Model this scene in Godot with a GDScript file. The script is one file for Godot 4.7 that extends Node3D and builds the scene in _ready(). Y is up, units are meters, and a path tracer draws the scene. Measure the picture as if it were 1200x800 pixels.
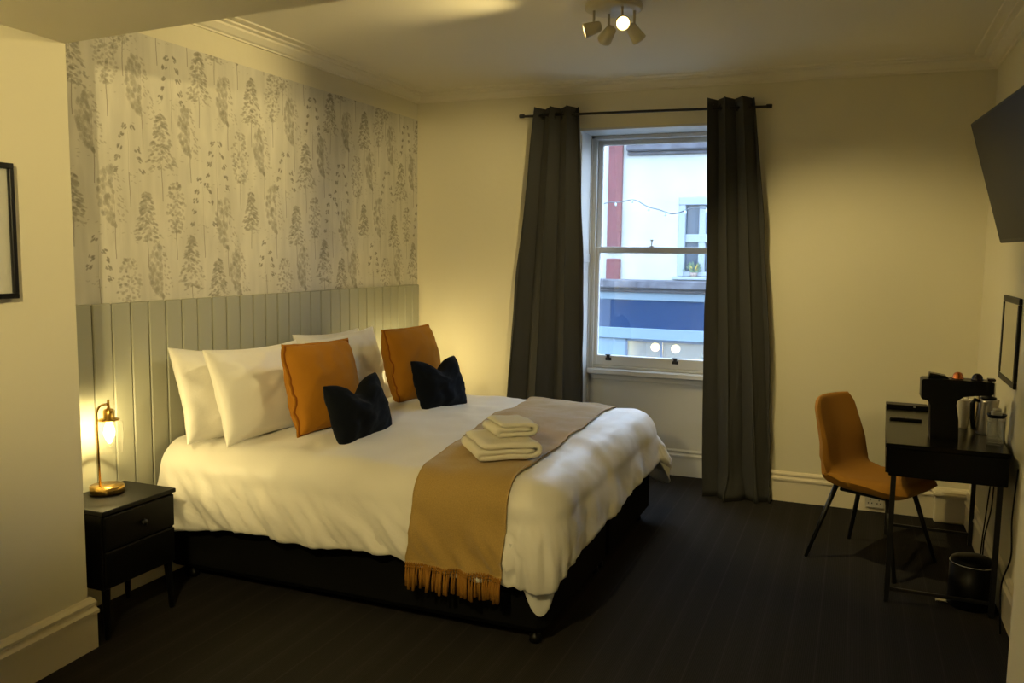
extends Node3D
# Hotel bedroom: bed with headboard panelling on the left wall, sash window in the back wall, desk on the right wall.
# x runs along the back wall, z towards the camera, y up; metres. The back left floor corner is the origin.

const W := 3.715          # right wall
const H := 2.70          # ceiling
const PANEL := 1.32      # top of the panelling
var M := {}
var used := {}
var rng := RandomNumberGenerator.new()
var noise := FastNoiseLite.new()

# ---------------------------------------------------------------- helpers
func numbered(n: String) -> String:
	if not used.has(n):
		used[n] = 0
		return n
	used[n] += 1
	return "%s_%03d" % [n, used[n]]

func thing(called: String, label: String, category: String, at := Vector3.ZERO, turn := 0.0, group := "") -> Node3D:
	var o := Node3D.new()
	o.name = numbered(called)
	add_child(o)
	o.position = at
	o.rotation.y = turn
	o.set_meta("label", label)
	o.set_meta("category", category)
	if group: o.set_meta("group", group)
	return o

func tag(o: Node3D, label: String, category: String, group := "") -> Node3D:
	o.set_meta("label", label)
	o.set_meta("category", category)
	if group: o.set_meta("group", group)
	return o

func put(called: String, mesh: Mesh, m: Material, parent: Node3D = null, at := Transform3D()) -> MeshInstance3D:
	var o := MeshInstance3D.new()
	o.mesh = mesh
	o.material_override = m
	o.transform = at
	if parent == null:
		o.name = numbered(called)
		add_child(o)
	else:
		o.name = called
		parent.add_child(o, true)
	return o

func struct(called: String, mesh: Mesh, m: Material) -> MeshInstance3D:
	var o := put(called, mesh, m)
	o.set_meta("kind", "structure")
	return o

func st_new(smooth := false) -> SurfaceTool:
	var st := SurfaceTool.new()
	st.begin(Mesh.PRIMITIVE_TRIANGLES)
	st.set_smooth_group(0 if smooth else -1)
	return st

func fin(st: SurfaceTool) -> ArrayMesh:
	st.generate_normals()
	return st.commit()

func vtx(st: SurfaceTool, p: Vector3, uv := Vector2.ZERO) -> void:
	st.set_uv(uv)
	st.add_vertex(p)

func tri(st: SurfaceTool, a: Vector3, b: Vector3, c: Vector3) -> void:   # counter-clockwise from outside
	vtx(st, a); vtx(st, c); vtx(st, b)

func quad(st: SurfaceTool, a: Vector3, b: Vector3, c: Vector3, d: Vector3) -> void:
	tri(st, a, b, c); tri(st, a, c, d)

func box(st: SurfaceTool, lo: Vector3, hi: Vector3, t := Transform3D()) -> void:
	var p := []
	for k in 8:
		p.append(t * Vector3(hi.x if k & 1 else lo.x, hi.y if k & 2 else lo.y, hi.z if k & 4 else lo.z))
	quad(st, p[4], p[5], p[7], p[6]); quad(st, p[1], p[0], p[2], p[3])
	quad(st, p[5], p[1], p[3], p[7]); quad(st, p[0], p[4], p[6], p[2])
	quad(st, p[6], p[7], p[3], p[2]); quad(st, p[0], p[1], p[5], p[4])

func cbox(st: SurfaceTool, lo: Vector3, hi: Vector3, c := 0.004, t := Transform3D()) -> void:   # chamfered box
	var mid := (lo + hi) * 0.5
	var h := (hi - lo) * 0.5
	c = minf(c, minf(h.x, minf(h.y, h.z)) * 0.95)
	var v := func(sx, sy, sz, ax): 
		var q := Vector3(sx * (h.x - (0.0 if ax == 0 else c)), sy * (h.y - (0.0 if ax == 1 else c)), sz * (h.z - (0.0 if ax == 2 else c)))
		return t * (mid + q)
	for s in [-1.0, 1.0]:
		var f0 := [v.call(s, -1, -1, 0), v.call(s, 1, -1, 0), v.call(s, 1, 1, 0), v.call(s, -1, 1, 0)]
		var f1 := [v.call(-1, s, -1, 1), v.call(-1, s, 1, 1), v.call(1, s, 1, 1), v.call(1, s, -1, 1)]
		var f2 := [v.call(-1, -1, s, 2), v.call(1, -1, s, 2), v.call(1, 1, s, 2), v.call(-1, 1, s, 2)]
		for f in [f0, f1, f2]:
			if s > 0: quad(st, f[0], f[1], f[2], f[3])
			else: quad(st, f[3], f[2], f[1], f[0])
	for s in [-1.0, 1.0]:
		for r in [-1.0, 1.0]:
			var q0 := [v.call(s, r, -1, 0), v.call(s, r, -1, 1), v.call(s, r, 1, 1), v.call(s, r, 1, 0)]
			var q1 := [v.call(-1, s, r, 1), v.call(-1, s, r, 2), v.call(1, s, r, 2), v.call(1, s, r, 1)]
			var q2 := [v.call(r, -1, s, 2), v.call(r, -1, s, 0), v.call(r, 1, s, 0), v.call(r, 1, s, 2)]
			for q in [q0, q1, q2]:
				if s * r < 0: quad(st, q[0], q[1], q[2], q[3])
				else: quad(st, q[3], q[2], q[1], q[0])
			for u in [-1.0, 1.0]:
				if s * r * u > 0: tri(st, v.call(s, r, u, 0), v.call(s, r, u, 1), v.call(s, r, u, 2))
				else: tri(st, v.call(s, r, u, 0), v.call(s, r, u, 2), v.call(s, r, u, 1))

func box_mesh(lo: Vector3, hi: Vector3, c := 0.0) -> ArrayMesh:
	var st := st_new()
	if c > 0.0: cbox(st, lo, hi, c)
	else: box(st, lo, hi)
	return fin(st)

func grid(st: SurfaceTool, nu: int, nv: int, f: Callable, uvs := Vector2.ONE) -> void:   # f(u, v); du x dv points outside
	var pts := []
	for j in nv + 1:
		var row := []
		for i in nu + 1: row.append(f.call(float(i) / nu, float(j) / nv))
		pts.append(row)
	for j in nv:
		for i in nu:
			var a: Vector3 = pts[j][i]
			var b: Vector3 = pts[j][i + 1]
			var c: Vector3 = pts[j + 1][i + 1]
			var d: Vector3 = pts[j + 1][i]
			var ua := Vector2(float(i) / nu, float(j) / nv) * uvs
			var uc := Vector2(float(i + 1) / nu, float(j + 1) / nv) * uvs
			if not a.is_equal_approx(b):
				vtx(st, a, ua); vtx(st, c, uc); vtx(st, b, Vector2(uc.x, ua.y))
			if not c.is_equal_approx(d):
				vtx(st, a, ua); vtx(st, d, Vector2(ua.x, uc.y)); vtx(st, c, uc)

func lathe(st: SurfaceTool, prof: Array, seg := 24, t := Transform3D()) -> void:   # prof: Vector2(radius, y), from bottom to top on the outside
	var f := func(u, v):
		var p: Vector2 = prof[int(round(v * (prof.size() - 1)))]
		var a: float = -TAU * u
		if u >= 1.0: a = 0.0
		return t * Vector3(cos(a) * p.x, p.y, sin(a) * p.x)
	grid(st, seg, prof.size() - 1, f)

func tube(st: SurfaceTool, path: Array, r, seg := 8) -> void:   # r: a number or an array with a radius for each point; ends closed
	var n := path.size()
	var rings := []
	var up := Vector3.UP
	for i in n:
		var d: Vector3 = (path[mini(i + 1, n - 1)] - path[maxi(i - 1, 0)]).normalized()
		if absf(d.dot(up)) > 0.95: up = Vector3.RIGHT if absf(d.x) < 0.9 else Vector3.BACK
		var x := d.cross(up).normalized()
		up = x.cross(d).normalized()
		var rr: float = r[i] if r is Array else r
		var ring := []
		for k in seg:
			var a := TAU * k / seg
			ring.append(path[i] + (x * cos(a) + up * sin(a)) * rr)
		rings.append(ring)
	for i in n - 1:
		for k in seg:
			var k2 := (k + 1) % seg
			quad(st, rings[i][k], rings[i][k2], rings[i + 1][k2], rings[i + 1][k])
	for k in seg:
		var k2 := (k + 1) % seg
		tri(st, path[0], rings[0][k2], rings[0][k])
		tri(st, path[n - 1], rings[n - 1][k], rings[n - 1][k2])

func prism(st: SurfaceTool, poly: PackedVector2Array, y0: float, y1: float) -> void:   # outline in (x, z)
	if Geometry2D.is_polygon_clockwise(poly): poly.reverse()
	var ids := Geometry2D.triangulate_polygon(poly)
	for i in range(0, ids.size(), 3):
		var a := poly[ids[i]]; var b := poly[ids[i + 1]]; var c := poly[ids[i + 2]]
		if (b - a).cross(c - a) < 0.0:
			var k := b; b = c; c = k
		tri(st, Vector3(a.x, y1, a.y), Vector3(c.x, y1, c.y), Vector3(b.x, y1, b.y))
		tri(st, Vector3(a.x, y0, a.y), Vector3(b.x, y0, b.y), Vector3(c.x, y0, c.y))
	for i in poly.size():
		var a := poly[i]; var b := poly[(i + 1) % poly.size()]
		quad(st, Vector3(b.x, y0, b.y), Vector3(a.x, y0, a.y), Vector3(a.x, y1, a.y), Vector3(b.x, y1, b.y))

func extrude(st: SurfaceTool, poly: PackedVector2Array, t: Transform3D, z0: float, z1: float) -> void:   # outline in local (x, y), along local z
	if Geometry2D.is_polygon_clockwise(poly): poly.reverse()
	var ids := Geometry2D.triangulate_polygon(poly)
	for i in range(0, ids.size(), 3):
		var a := poly[ids[i]]; var b := poly[ids[i + 1]]; var c := poly[ids[i + 2]]
		if (b - a).cross(c - a) < 0.0:
			var k := b; b = c; c = k
		tri(st, t * Vector3(a.x, a.y, z1), t * Vector3(b.x, b.y, z1), t * Vector3(c.x, c.y, z1))
		tri(st, t * Vector3(a.x, a.y, z0), t * Vector3(c.x, c.y, z0), t * Vector3(b.x, b.y, z0))
	for i in poly.size():
		var a := poly[i]; var b := poly[(i + 1) % poly.size()]
		quad(st, t * Vector3(a.x, a.y, z0), t * Vector3(b.x, b.y, z0), t * Vector3(b.x, b.y, z1), t * Vector3(a.x, a.y, z1))

func mat(c: Color, rough := 0.6, metal := 0.0) -> StandardMaterial3D:
	var m := StandardMaterial3D.new()
	m.albedo_color = c
	m.roughness = rough
	m.metallic = metal
	return m

func noise_tex(freq: float, a: Color, b: Color, size := 512, octaves := 4, sd := 1) -> NoiseTexture2D:
	var n := FastNoiseLite.new()
	n.seed = sd
	n.frequency = freq
	n.fractal_octaves = octaves
	var t := NoiseTexture2D.new()
	t.width = size; t.height = size
	t.seamless = true
	t.noise = n
	var g := Gradient.new()
	g.set_color(0, a); g.set_color(1, b)
	t.color_ramp = g
	return t

func noise_bump(freq: float, strength: float, size := 512, sd := 3) -> NoiseTexture2D:
	var n := FastNoiseLite.new()
	n.seed = sd
	n.frequency = freq
	n.fractal_octaves = 3
	var t := NoiseTexture2D.new()
	t.width = size; t.height = size
	t.seamless = true
	t.as_normal_map = true
	t.bump_strength = strength
	t.noise = n
	return t

func triplanar(m: StandardMaterial3D, scale: float) -> StandardMaterial3D:
	m.uv1_triplanar = true
	m.uv1_world_triplanar = true
	m.uv1_scale = Vector3.ONE * scale
	return m

func cloth(c: Color, weave: NoiseTexture2D, scale: float, depth := 0.5, sheen := 0.0) -> StandardMaterial3D:
	var m := mat(c, 0.92)
	m.metallic_specular = 0.25
	m.normal_enabled = true
	m.normal_texture = weave
	m.normal_scale = depth
	if sheen > 0.0:
		m.rim_enabled = true
		m.rim = sheen
		m.rim_tint = 0.6
	return triplanar(m, scale)

func weave_tex(size := 256, cells := 64) -> ImageTexture:   # over-under weave as a normal map
	var im := Image.create(size, size, false, Image.FORMAT_RGB8)
	for y in size:
		for x in size:
			var u := float(x) / size * cells
			var v := float(y) / size * cells
			var h := absf(sin(u * PI)) * 0.5 + absf(sin(v * PI)) * 0.5
			if (int(u) + int(v)) % 2 == 0: h = absf(sin(u * PI)) * 0.8
			im.set_pixel(x, y, Color(h, h, h))
	im.bump_map_to_normal_map(2.0)
	return ImageTexture.create_from_image(im)

func carpet_tex() -> ImageTexture:   # dark loop pile in narrow ribs that run along the room
	var im := Image.create(512, 512, false, Image.FORMAT_RGB8)
	var r := RandomNumberGenerator.new()
	r.seed = 12
	var cols := []
	for k in 16: cols.append(r.randf_range(0.92, 1.0))
	for y in 512:
		for x in 512:
			var line: float = cols[int(x / 32.0)]
			var rib := 0.8 + 0.2 * absf(sin(x / 512.0 * PI * 64.0))
			if x % 128 < 10: line = 1.05
			var k := line * rib * (0.8 + 0.2 * absf(sin(y / 512.0 * PI * 90.0 + (x / 8) % 2 * 1.5))) * r.randf_range(0.85, 1.1)
			im.set_pixel(x, y, Color(0.235 * k, 0.225 * k, 0.215 * k))
	return ImageTexture.create_from_image(im)

# ---------------------------------------------------------------- wallpaper print
func ink(im: Image, x: float, y: float, a: float, c: Color) -> void:
	var xi := posmod(int(floor(x)), im.get_width())
	var yi := posmod(int(floor(y)), im.get_height())
	im.set_pixel(xi, yi, im.get_pixel(xi, yi).lerp(c, clampf(a, 0.0, 1.0)))

func dab(im: Image, c: Vector2, rx: float, ry: float, turn: float, a: float, col: Color, r: RandomNumberGenerator) -> void:
	var m := maxf(rx, ry)
	var co := cos(turn); var si := sin(turn)
	for y in range(int(-m) - 1, int(m) + 2):
		for x in range(int(-m) - 1, int(m) + 2):
			var u := (x * co + y * si) / rx
			var v := (-x * si + y * co) / ry
			var d := u * u + v * v
			if d < 1.0: ink(im, c.x + x, c.y + y, a * minf(1.0, (1.0 - d) * 2.2) * r.randf_range(0.65, 1.0), col)

func wallpaper_tex() -> ImageTexture:
	var s := 1024
	var im := Image.create(s, s, false, Image.FORMAT_RGB8)
	var r := RandomNumberGenerator.new()
	r.seed = 77
	var n := FastNoiseLite.new()
	n.seed = 5; n.frequency = 1.0; n.fractal_octaves = 3
	var paper := Color(0.80, 0.785, 0.735)
	for y in s:
		for x in s:
			var a := TAU * x / s; var b := TAU * y / s
			var k := 1.0 + 0.05 * n.get_noise_3d(cos(a) * 1.1 + 3.0, sin(a) * 1.1, sin(b) * 0.4) + 0.05 * n.get_noise_3d(cos(a) * 3.0, sin(a) * 3.0 + 9.0, cos(b) * 0.7)
			im.set_pixel(x, y, Color(paper.r * k, paper.g * k, paper.b * k))
	var dark := Color(0.53, 0.51, 0.46)
	var mid := Color(0.63, 0.61, 0.55)
	var pale := Color(0.87, 0.85, 0.81)
	var faint := Color(0.70, 0.685, 0.635)
	# faint far trunks and washes behind
	for k in 26:
		var x := r.randf() * s; var y := r.randf() * s
		dab(im, Vector2(x, y), r.randf_range(14, 26), r.randf_range(50, 95), 0.0, 0.22, faint, r)
	for k in 20:
		var x := r.randf() * s; var y0 := r.randf() * s
		for y in range(0, 150): ink(im, x + r.randf() * 3.0, y0 + y, 0.45, faint)
	var kinds := [0, 1, 2, 3, 0, 2,   2, 0, 1, 2, 3, 1,   1, 3, 0, 2, 0, 2,   0, 2, 3, 1, 2, 0]
	for row in 4:
		for col in 6:
			var kind: int = kinds[row * 6 + col]
			var cx := (col + 0.5 + (0.5 if row % 2 else 0.0)) * s / 6.0 + r.randf_range(-14, 14)
			var cy := row * s / 4.0 + (col % 3) * 42.0 + r.randf_range(-12, 12)
			var big := r.randf_range(0.85, 1.15)
			var tall := 200.0 * big
			var wide := 78.0 * big
			# trunk
			for y in range(int(tall * 0.2), int(tall * 1.55)):
				var wv := sin(y * 0.03 + cx) * 2.0
				for q in range(-2, 3):
					var light := y < tall * 0.92
					ink(im, cx + wv + q, cy + y, (0.85 if absi(q) < 2 else 0.4), pale if (light and q < 1) else (mid if light else (dark if q > -1 else mid)))
			if kind == 0:      # pine: layered strokes, a full crown
				for k in 190:
					var t := r.randf()
					var half := wide * (0.25 + 0.85 * t) * (1.0 if t < 0.85 else 0.75)
					var sx := r.randf_range(-1, 1)
					dab(im, Vector2(cx + sx * half, cy + t * tall + absf(sx) * 12.0), r.randf_range(7, 15), r.randf_range(3.5, 6.5), signf(sx) * 0.35, 0.55, dark if r.randf() < 0.45 else mid, r)
			elif kind == 1:    # sparse tree: clumps of leaves on both sides of a bare stem
				for b in 5:
					for side in [-1.0, 1.0]:
						if r.randf() < 0.12: continue
						var o := Vector2(cx + side * wide * (0.3 + 0.13 * b), cy + tall * (0.08 + 0.2 * b) + r.randf_range(-6, 6))
						for k in 7:
							dab(im, o + Vector2(r.randf_range(-13, 13), r.randf_range(-8, 10)), r.randf_range(7, 10), r.randf_range(3.5, 5), side * r.randf_range(0.3, 1.1), 0.75, dark, r)
			elif kind == 2:    # broad leaf shape: washed outside half, twigs inside
				for k in 120:
					var t := r.randf()
					var bulge := wide * 0.95 * sqrt(maxf(0.0, 1.0 - pow(t * 1.9 - 0.85, 2.0)))
					var sx := r.randf_range(0.05, 1.0)
					dab(im, Vector2(cx + sx * bulge, cy + t * tall), 9.0, 11.0, 0.4, 0.4, mid if r.randf() < 0.7 else dark, r)
				for k in 34:
					var t := r.randf()
					var bulge := wide * 0.9 * (0.15 + 0.85 * t)
					dab(im, Vector2(cx - r.randf_range(0.2, 1.0) * bulge, cy + t * tall * 0.95), r.randf_range(5, 10), r.randf_range(3, 5), -0.6, 0.6, mid, r)
			else:              # narrow spire
				for k in 150:
					var t := r.randf()
					var half := wide * 0.75 * sin(PI * clampf(0.12 + t * 0.75, 0.0, 1.0))
					dab(im, Vector2(cx + r.randf_range(-1, 1) * half, cy + t * tall), r.randf_range(6, 11), r.randf_range(4, 7), r.randf_range(-0.5, 0.5), 0.5, mid if r.randf() < 0.6 else dark, r)
			for k in 12:       # loose twigs under the crown
				dab(im, Vector2(cx + r.randf_range(-1, 1) * wide * 1.05, cy + tall * r.randf_range(0.85, 1.15)), r.randf_range(5, 10), 2.6, r.randf_range(-0.6, 0.6), 0.5, mid, r)
	return ImageTexture.create_from_image(im)

# ---------------------------------------------------------------- start
func _ready() -> void:
	rng.seed = 4
	noise.seed = 9
	noise.frequency = 1.0
	noise.fractal_octaves = 3
	camera_and_light()
	materials()
	shell()
	window()
	street()
	bed()
	bedside()
	curtains()
	desk_corner()
	ceiling_lights()
	small_fittings()

func camera_and_light() -> void:
	var cam := Camera3D.new()
	cam.name = "camera"
	cam.fov = rad_to_deg(2.0 * atan(400.0 / 995.36))
	cam.transform = Transform3D(Basis(Vector3.UP, 0.38277) * Basis(Vector3.RIGHT, -0.10359) * Basis(Vector3.BACK, 0.01303), Vector3(3.028, 1.56, 5.6135))
	cam.near = 0.05
	cam.far = 200.0
	add_child(cam)
	cam.current = true
	var env := Environment.new()
	env.tonemap_mode = Environment.TONE_MAPPER_LINEAR
	env.tonemap_exposure = 1.0
	env.sdfgi_enabled = true
	env.ssao_enabled = true
	env.ssil_enabled = true
	var sky_mat := ProceduralSkyMaterial.new()     # overcast, late afternoon
	sky_mat.sky_top_color = Color(0.72, 0.82, 0.95)
	sky_mat.sky_horizon_color = Color(0.80, 0.88, 0.97)
	sky_mat.ground_horizon_color = Color(0.42, 0.46, 0.50)
	sky_mat.ground_bottom_color = Color(0.30, 0.32, 0.34)
	sky_mat.sun_angle_max = 0.0
	var sky := Sky.new()
	sky.sky_material = sky_mat
	env.sky = sky
	env.background_mode = Environment.BG_SKY
	env.background_energy_multiplier = 13.0
	var we := WorldEnvironment.new()
	we.name = "environment"
	we.environment = env
	add_child(we)

const WARM := Color(1.0, 0.90, 0.615)      # sRGB of the lamps' light

func materials() -> void:
	var fine := noise_bump(0.08, 3.0, 512, 3)
	var weave := weave_tex()
	M.fine = fine
	M.wall = mat(Color(0.855, 0.83, 0.735), 0.85)
	M.wall.normal_enabled = true; M.wall.normal_texture = noise_bump(0.02, 1.5, 512, 8); M.wall.normal_scale = 0.25
	triplanar(M.wall, 0.8)
	M.ceil = mat(Color(0.90, 0.875, 0.80), 0.9)
	M.paint = mat(Color(0.78, 0.78, 0.765), 0.45)       # white gloss woodwork
	M.skirting = mat(Color(0.88, 0.84, 0.74), 0.5)
	M.panel = mat(Color(0.62, 0.62, 0.555), 0.5)       # sage grey boards
	M.carpet = mat(Color.WHITE, 0.98)
	M.carpet.metallic_specular = 0.1
	M.carpet.albedo_texture = carpet_tex()
	triplanar(M.carpet, 2.2)
	M.paper = mat(Color.WHITE, 0.85)
	M.paper.albedo_texture = wallpaper_tex()
	M.white_cloth = cloth(Color(0.90, 0.885, 0.85), fine, 3.0, 0.25, 1.0)
	M.white_cloth.rim_tint = 0.0
	M.white_cloth.roughness = 0.45
	M.white_cloth.metallic_specular = 0.5
	M.sheet = cloth(Color(0.89, 0.885, 0.87), fine, 3.0, 0.2)
	M.towel = cloth(Color(0.91, 0.89, 0.83), noise_bump(0.25, 5.0, 512, 11), 6.0, 0.8)
	M.mustard = cloth(Color(0.64, 0.43, 0.125), fine, 4.0, 0.4, 0.35)
	M.mustard_shade = cloth(Color(0.50, 0.28, 0.08), fine, 4.0, 0.4, 0.2)  # darker mustard, for the shadow line painted beside the cushion flange
	M.navy = cloth(Color(0.045, 0.062, 0.095), fine, 4.0, 0.4, 0.25)
	M.throw = cloth(Color(0.75, 0.61, 0.32), null, 5.0, 0.7)
	M.throw.normal_texture = weave
	M.throw.rim_enabled = true
	M.throw.rim = 0.7
	M.throw.rim_tint = 0.1
	M.throw.metallic_specular = 0.5
	M.throw.roughness = 0.75
	M.throw.albedo_texture = noise_tex(0.06, Color(0.80, 0.80, 0.80), Color(1.0, 1.0, 1.0), 512, 5, 21)
	M.fringe = cloth(Color(0.60, 0.42, 0.17), fine, 8.0, 0.5)
	M.divan = cloth(Color(0.055, 0.054, 0.055), fine, 5.0, 0.4)
	M.mattress = cloth(Color(0.80, 0.79, 0.77), fine, 4.0, 0.3)
	M.curtain = cloth(Color(0.255, 0.255, 0.25), fine, 5.0, 0.35, 0.15)
	M.black_wood = mat(Color(0.04, 0.038, 0.036), 0.4)
	M.black_wood.metallic_specular = 0.35
	M.black_wood.albedo_texture = noise_tex(0.01, Color(0.75, 0.75, 0.75), Color(1, 1, 1), 512, 4, 31)
	triplanar(M.black_wood, 1.5)
	M.desk = mat(Color(0.045, 0.043, 0.041), 0.27)
	M.desk.metallic_specular = 0.3
	M.black_metal = mat(Color(0.04, 0.04, 0.04), 0.45)
	M.black_plastic = mat(Color(0.03, 0.03, 0.032), 0.35)
	M.black_plastic.metallic_specular = 0.3
	M.screen = mat(Color(0.035, 0.033, 0.03), 0.4)
	M.screen.metallic_specular = 0.3
	M.brass = mat(Color(0.86, 0.70, 0.38), 0.2, 1.0)
	M.chrome = mat(Color(0.80, 0.80, 0.80), 0.12, 1.0)
	M.steel = mat(Color(0.62, 0.60, 0.57), 0.32, 1.0)
	M.copper = mat(Color(0.84, 0.50, 0.29), 0.25, 1.0)
	M.plum = mat(Color(0.10, 0.07, 0.11), 0.25, 0.6)
	M.cream_metal = mat(Color(0.80, 0.77, 0.68), 0.4)
	M.porcelain = mat(Color(0.86, 0.84, 0.79), 0.25)
	M.chair = cloth(Color(0.60, 0.42, 0.16), fine, 4.0, 0.4, 0.35)
	M.glass = mat(Color(0.92, 0.96, 0.97, 0.06), 0.02)
	M.glass.transparency = BaseMaterial3D.TRANSPARENCY_ALPHA
	M.bulb_glass = mat(Color(1, 0.98, 0.94, 0.002), 0.02)
	M.bulb_glass.transparency = BaseMaterial3D.TRANSPARENCY_ALPHA
	M.mirror = mat(Color(0.88, 0.88, 0.87), 0.03, 1.0)
	M.glow = mat(Color(1, 0.93, 0.75), 0.5)
	M.glow.emission_enabled = true
	M.glow.emission = Color(1.0, 0.88, 0.60)
	M.glow.emission_energy_multiplier = 5.0
	M.shop_glow = mat(Color(1, 0.93, 0.75), 0.5)
	M.shop_glow.emission_enabled = true
	M.shop_glow.emission = Color(1.0, 0.90, 0.62)
	M.shop_glow.emission_energy_multiplier = 0.9

func lamp_light(l: Light3D, energy: float, at: Vector3, size: float) -> void:
	l.light_color = WARM
	l.light_energy = energy
	l.light_size = size
	l.shadow_enabled = true
	l.position = at

# ---------------------------------------------------------------- the room
const SKIRT := [[0.0, 0.0], [0.022, 0.0], [0.022, 0.135], [0.030, 0.138], [0.030, 0.150], [0.020, 0.157], [0.014, 0.165], [0.022, 0.170], [0.022, 0.180], [0.010, 0.190], [0.0, 0.192]]
const CORNICE := [[0.0, 0.066], [0.012, 0.066], [0.014, 0.058], [0.028, 0.053], [0.050, 0.036], [0.058, 0.030], [0.060, 0.020], [0.085, 0.016], [0.088, 0.008], [0.135, 0.006], [0.14, 0.0], [0.0, 0.0]]

func strip(prof: Array, a: Vector3, b: Vector3, out: Vector3, flip := 1.0) -> ArrayMesh:   # moulding from a to b; profile (distance off the wall, height above or below)
	var poly := PackedVector2Array()
	for q in prof: poly.append(Vector2(q[0], q[1] * flip))
	var along := (b - a).normalized()
	var st := st_new()
	var t := Transform3D(Basis(out, Vector3.UP, along), a)
	if out.cross(Vector3.UP).dot(along) < 0.0:
		t = Transform3D(Basis(out, Vector3.UP, -along), b)
	extrude(st, poly, t, 0.0, a.distance_to(b))
	return fin(st)

func shell() -> void:
	struct("floor", box_mesh(Vector3(-0.3, -0.15, -0.42), Vector3(4.1, 0.0, 7.4)), M.carpet)
	struct("ceiling", box_mesh(Vector3(-0.3, H, -0.42), Vector3(4.1, H + 0.15, 7.4)), M.ceil)
	# lower ceiling over the entrance end of the room
	var st := st_new()
	prism(st, PackedVector2Array([Vector2(-0.3, 3.21), Vector2(4.1, 3.61), Vector2(4.1, 7.4), Vector2(-0.3, 7.4)]), 2.30, H)
	struct("ceiling_soffit", fin(st), M.ceil)
	# left wall with paper above and boards below
	var wl := struct("wall_left", box_mesh(Vector3(-0.3, 0.0, -0.42), Vector3(0.0, H, 3.30)), M.wall)
	var g := st_new()
	var f := func(u, v): return Vector3(0.0025, 2.517 - (2.517 - PANEL) * v, u * 3.262)
	grid(g, 1, 1, func(u, v): return f.call(1.0 - u, v), Vector2(-2.9, 1.0))
	box(g, Vector3(0.0003, PANEL, 0.0), Vector3(0.0022, 2.516, 3.262))
	put("wallpaper", fin(g), M.paper, wl)
	put("panel_backing", box_mesh(Vector3(0.0, 0.16, 0.0), Vector3(0.010, PANEL - 0.004, 3.262)), M.panel, wl)
	var bw := 0.1045
	var bst := st_new()
	cbox(bst, Vector3(0.0101, 0.185, 0.0025), Vector3(0.024, PANEL, bw - 0.0025), 0.0045)
	var board := fin(bst)
	for k in 31:
		var zz := 0.012 + k * bw
		if zz + bw > 3.262: break
		put("board", board, M.panel, wl, Transform3D(Basis(), Vector3(0, 0, zz)))
	struct("baseboard_left", strip(SKIRT, Vector3(0.0, 0, 0), Vector3(0.0, 0, 3.262), Vector3.RIGHT), M.skirting)
	# back wall round the window recess
	var b := st_new()
	box(b, Vector3(-0.3, 0, -0.42), Vector3(1.235, H, 0))
	box(b, Vector3(2.265, 0, -0.42), Vector3(4.9, H, 0))
	box(b, Vector3(1.235, 2.405, -0.42), Vector3(2.265, H, 0))
	box(b, Vector3(1.235, 0, -0.42), Vector3(2.265, 0.74, -0.345))
	struct("wall_back", fin(b), M.wall)
	struct("baseboard_back", strip(SKIRT, Vector3(2.265, 0, 0), Vector3(W, 0, 0), Vector3.BACK), M.skirting)
	struct("baseboard_back", strip(SKIRT, Vector3(0.0, 0, 0), Vector3(1.235, 0, 0), Vector3.BACK), M.skirting)
	struct("baseboard_window", strip(SKIRT, Vector3(1.25, 0, -0.345), Vector3(2.25, 0, -0.345), Vector3.BACK), M.paint)
	struct("wall_right", box_mesh(Vector3(W, 0, -0.42), Vector3(4.1, H, 3.7)), M.wall)
	struct("baseboard_right", strip(SKIRT, Vector3(W, 0, 0.02), Vector3(W, 0, 3.55), Vector3.LEFT), M.skirting)
	# boxed-in corner of the skirting
	var cb := st_new()
	cbox(cb, Vector3(3.53, 0, 0.0), Vector3(W, 0.182, 0.10), 0.006)
	cbox(cb, Vector3(3.52, 0.160, 0.0), Vector3(W, 0.176, 0.112), 0.004)
	struct("trim_1", fin(cb), M.skirting)
	# entrance end: side walls that come further in, and the wall behind the camera
	var nl := st_new()
	prism(nl, PackedVector2Array([Vector2(-0.3, 3.264), Vector2(0.308, 3.264), Vector2(0.604, 7.4), Vector2(-0.3, 7.4)]), 0.0, 2.30)
	struct("wall_entrance_left", fin(nl), M.wall)
	var d := Vector3(0.0715, 0, 1).normalized()
	var out := Vector3(1, 0, -0.0715).normalized()
	var big := []
	for q in SKIRT: big.append([q[0] * 1.5, q[1] * 1.04])
	struct("baseboard_entrance_left", strip(big, Vector3(0.308, 0, 3.252), Vector3(0.308, 0, 3.264) + d * 4.1, out), M.skirting)
	var nr := st_new()
	prism(nr, PackedVector2Array([Vector2(3.385, 3.52), Vector2(4.1, 3.52), Vector2(4.1, 7.4), Vector2(3.385, 7.4)]), 0.0, 2.30)
	struct("wall_entrance_right", fin(nr), M.wall)
	struct("wall_front", box_mesh(Vector3(-0.3, 0, 7.4), Vector3(4.1, H, 7.6)), M.wall)
	# cornice
	struct("trim_2", strip(CORNICE, Vector3(0, H, 0), Vector3(0, H, 3.3), Vector3.RIGHT, -1.0), M.ceil)
	struct("trim_3", strip(CORNICE, Vector3(0, H, 0), Vector3(W, H, 0), Vector3.BACK, -1.0), M.ceil)
	struct("trim_4", strip(CORNICE, Vector3(W, H, 0), Vector3(W, H, 3.6), Vector3.LEFT, -1.0), M.ceil)

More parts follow.
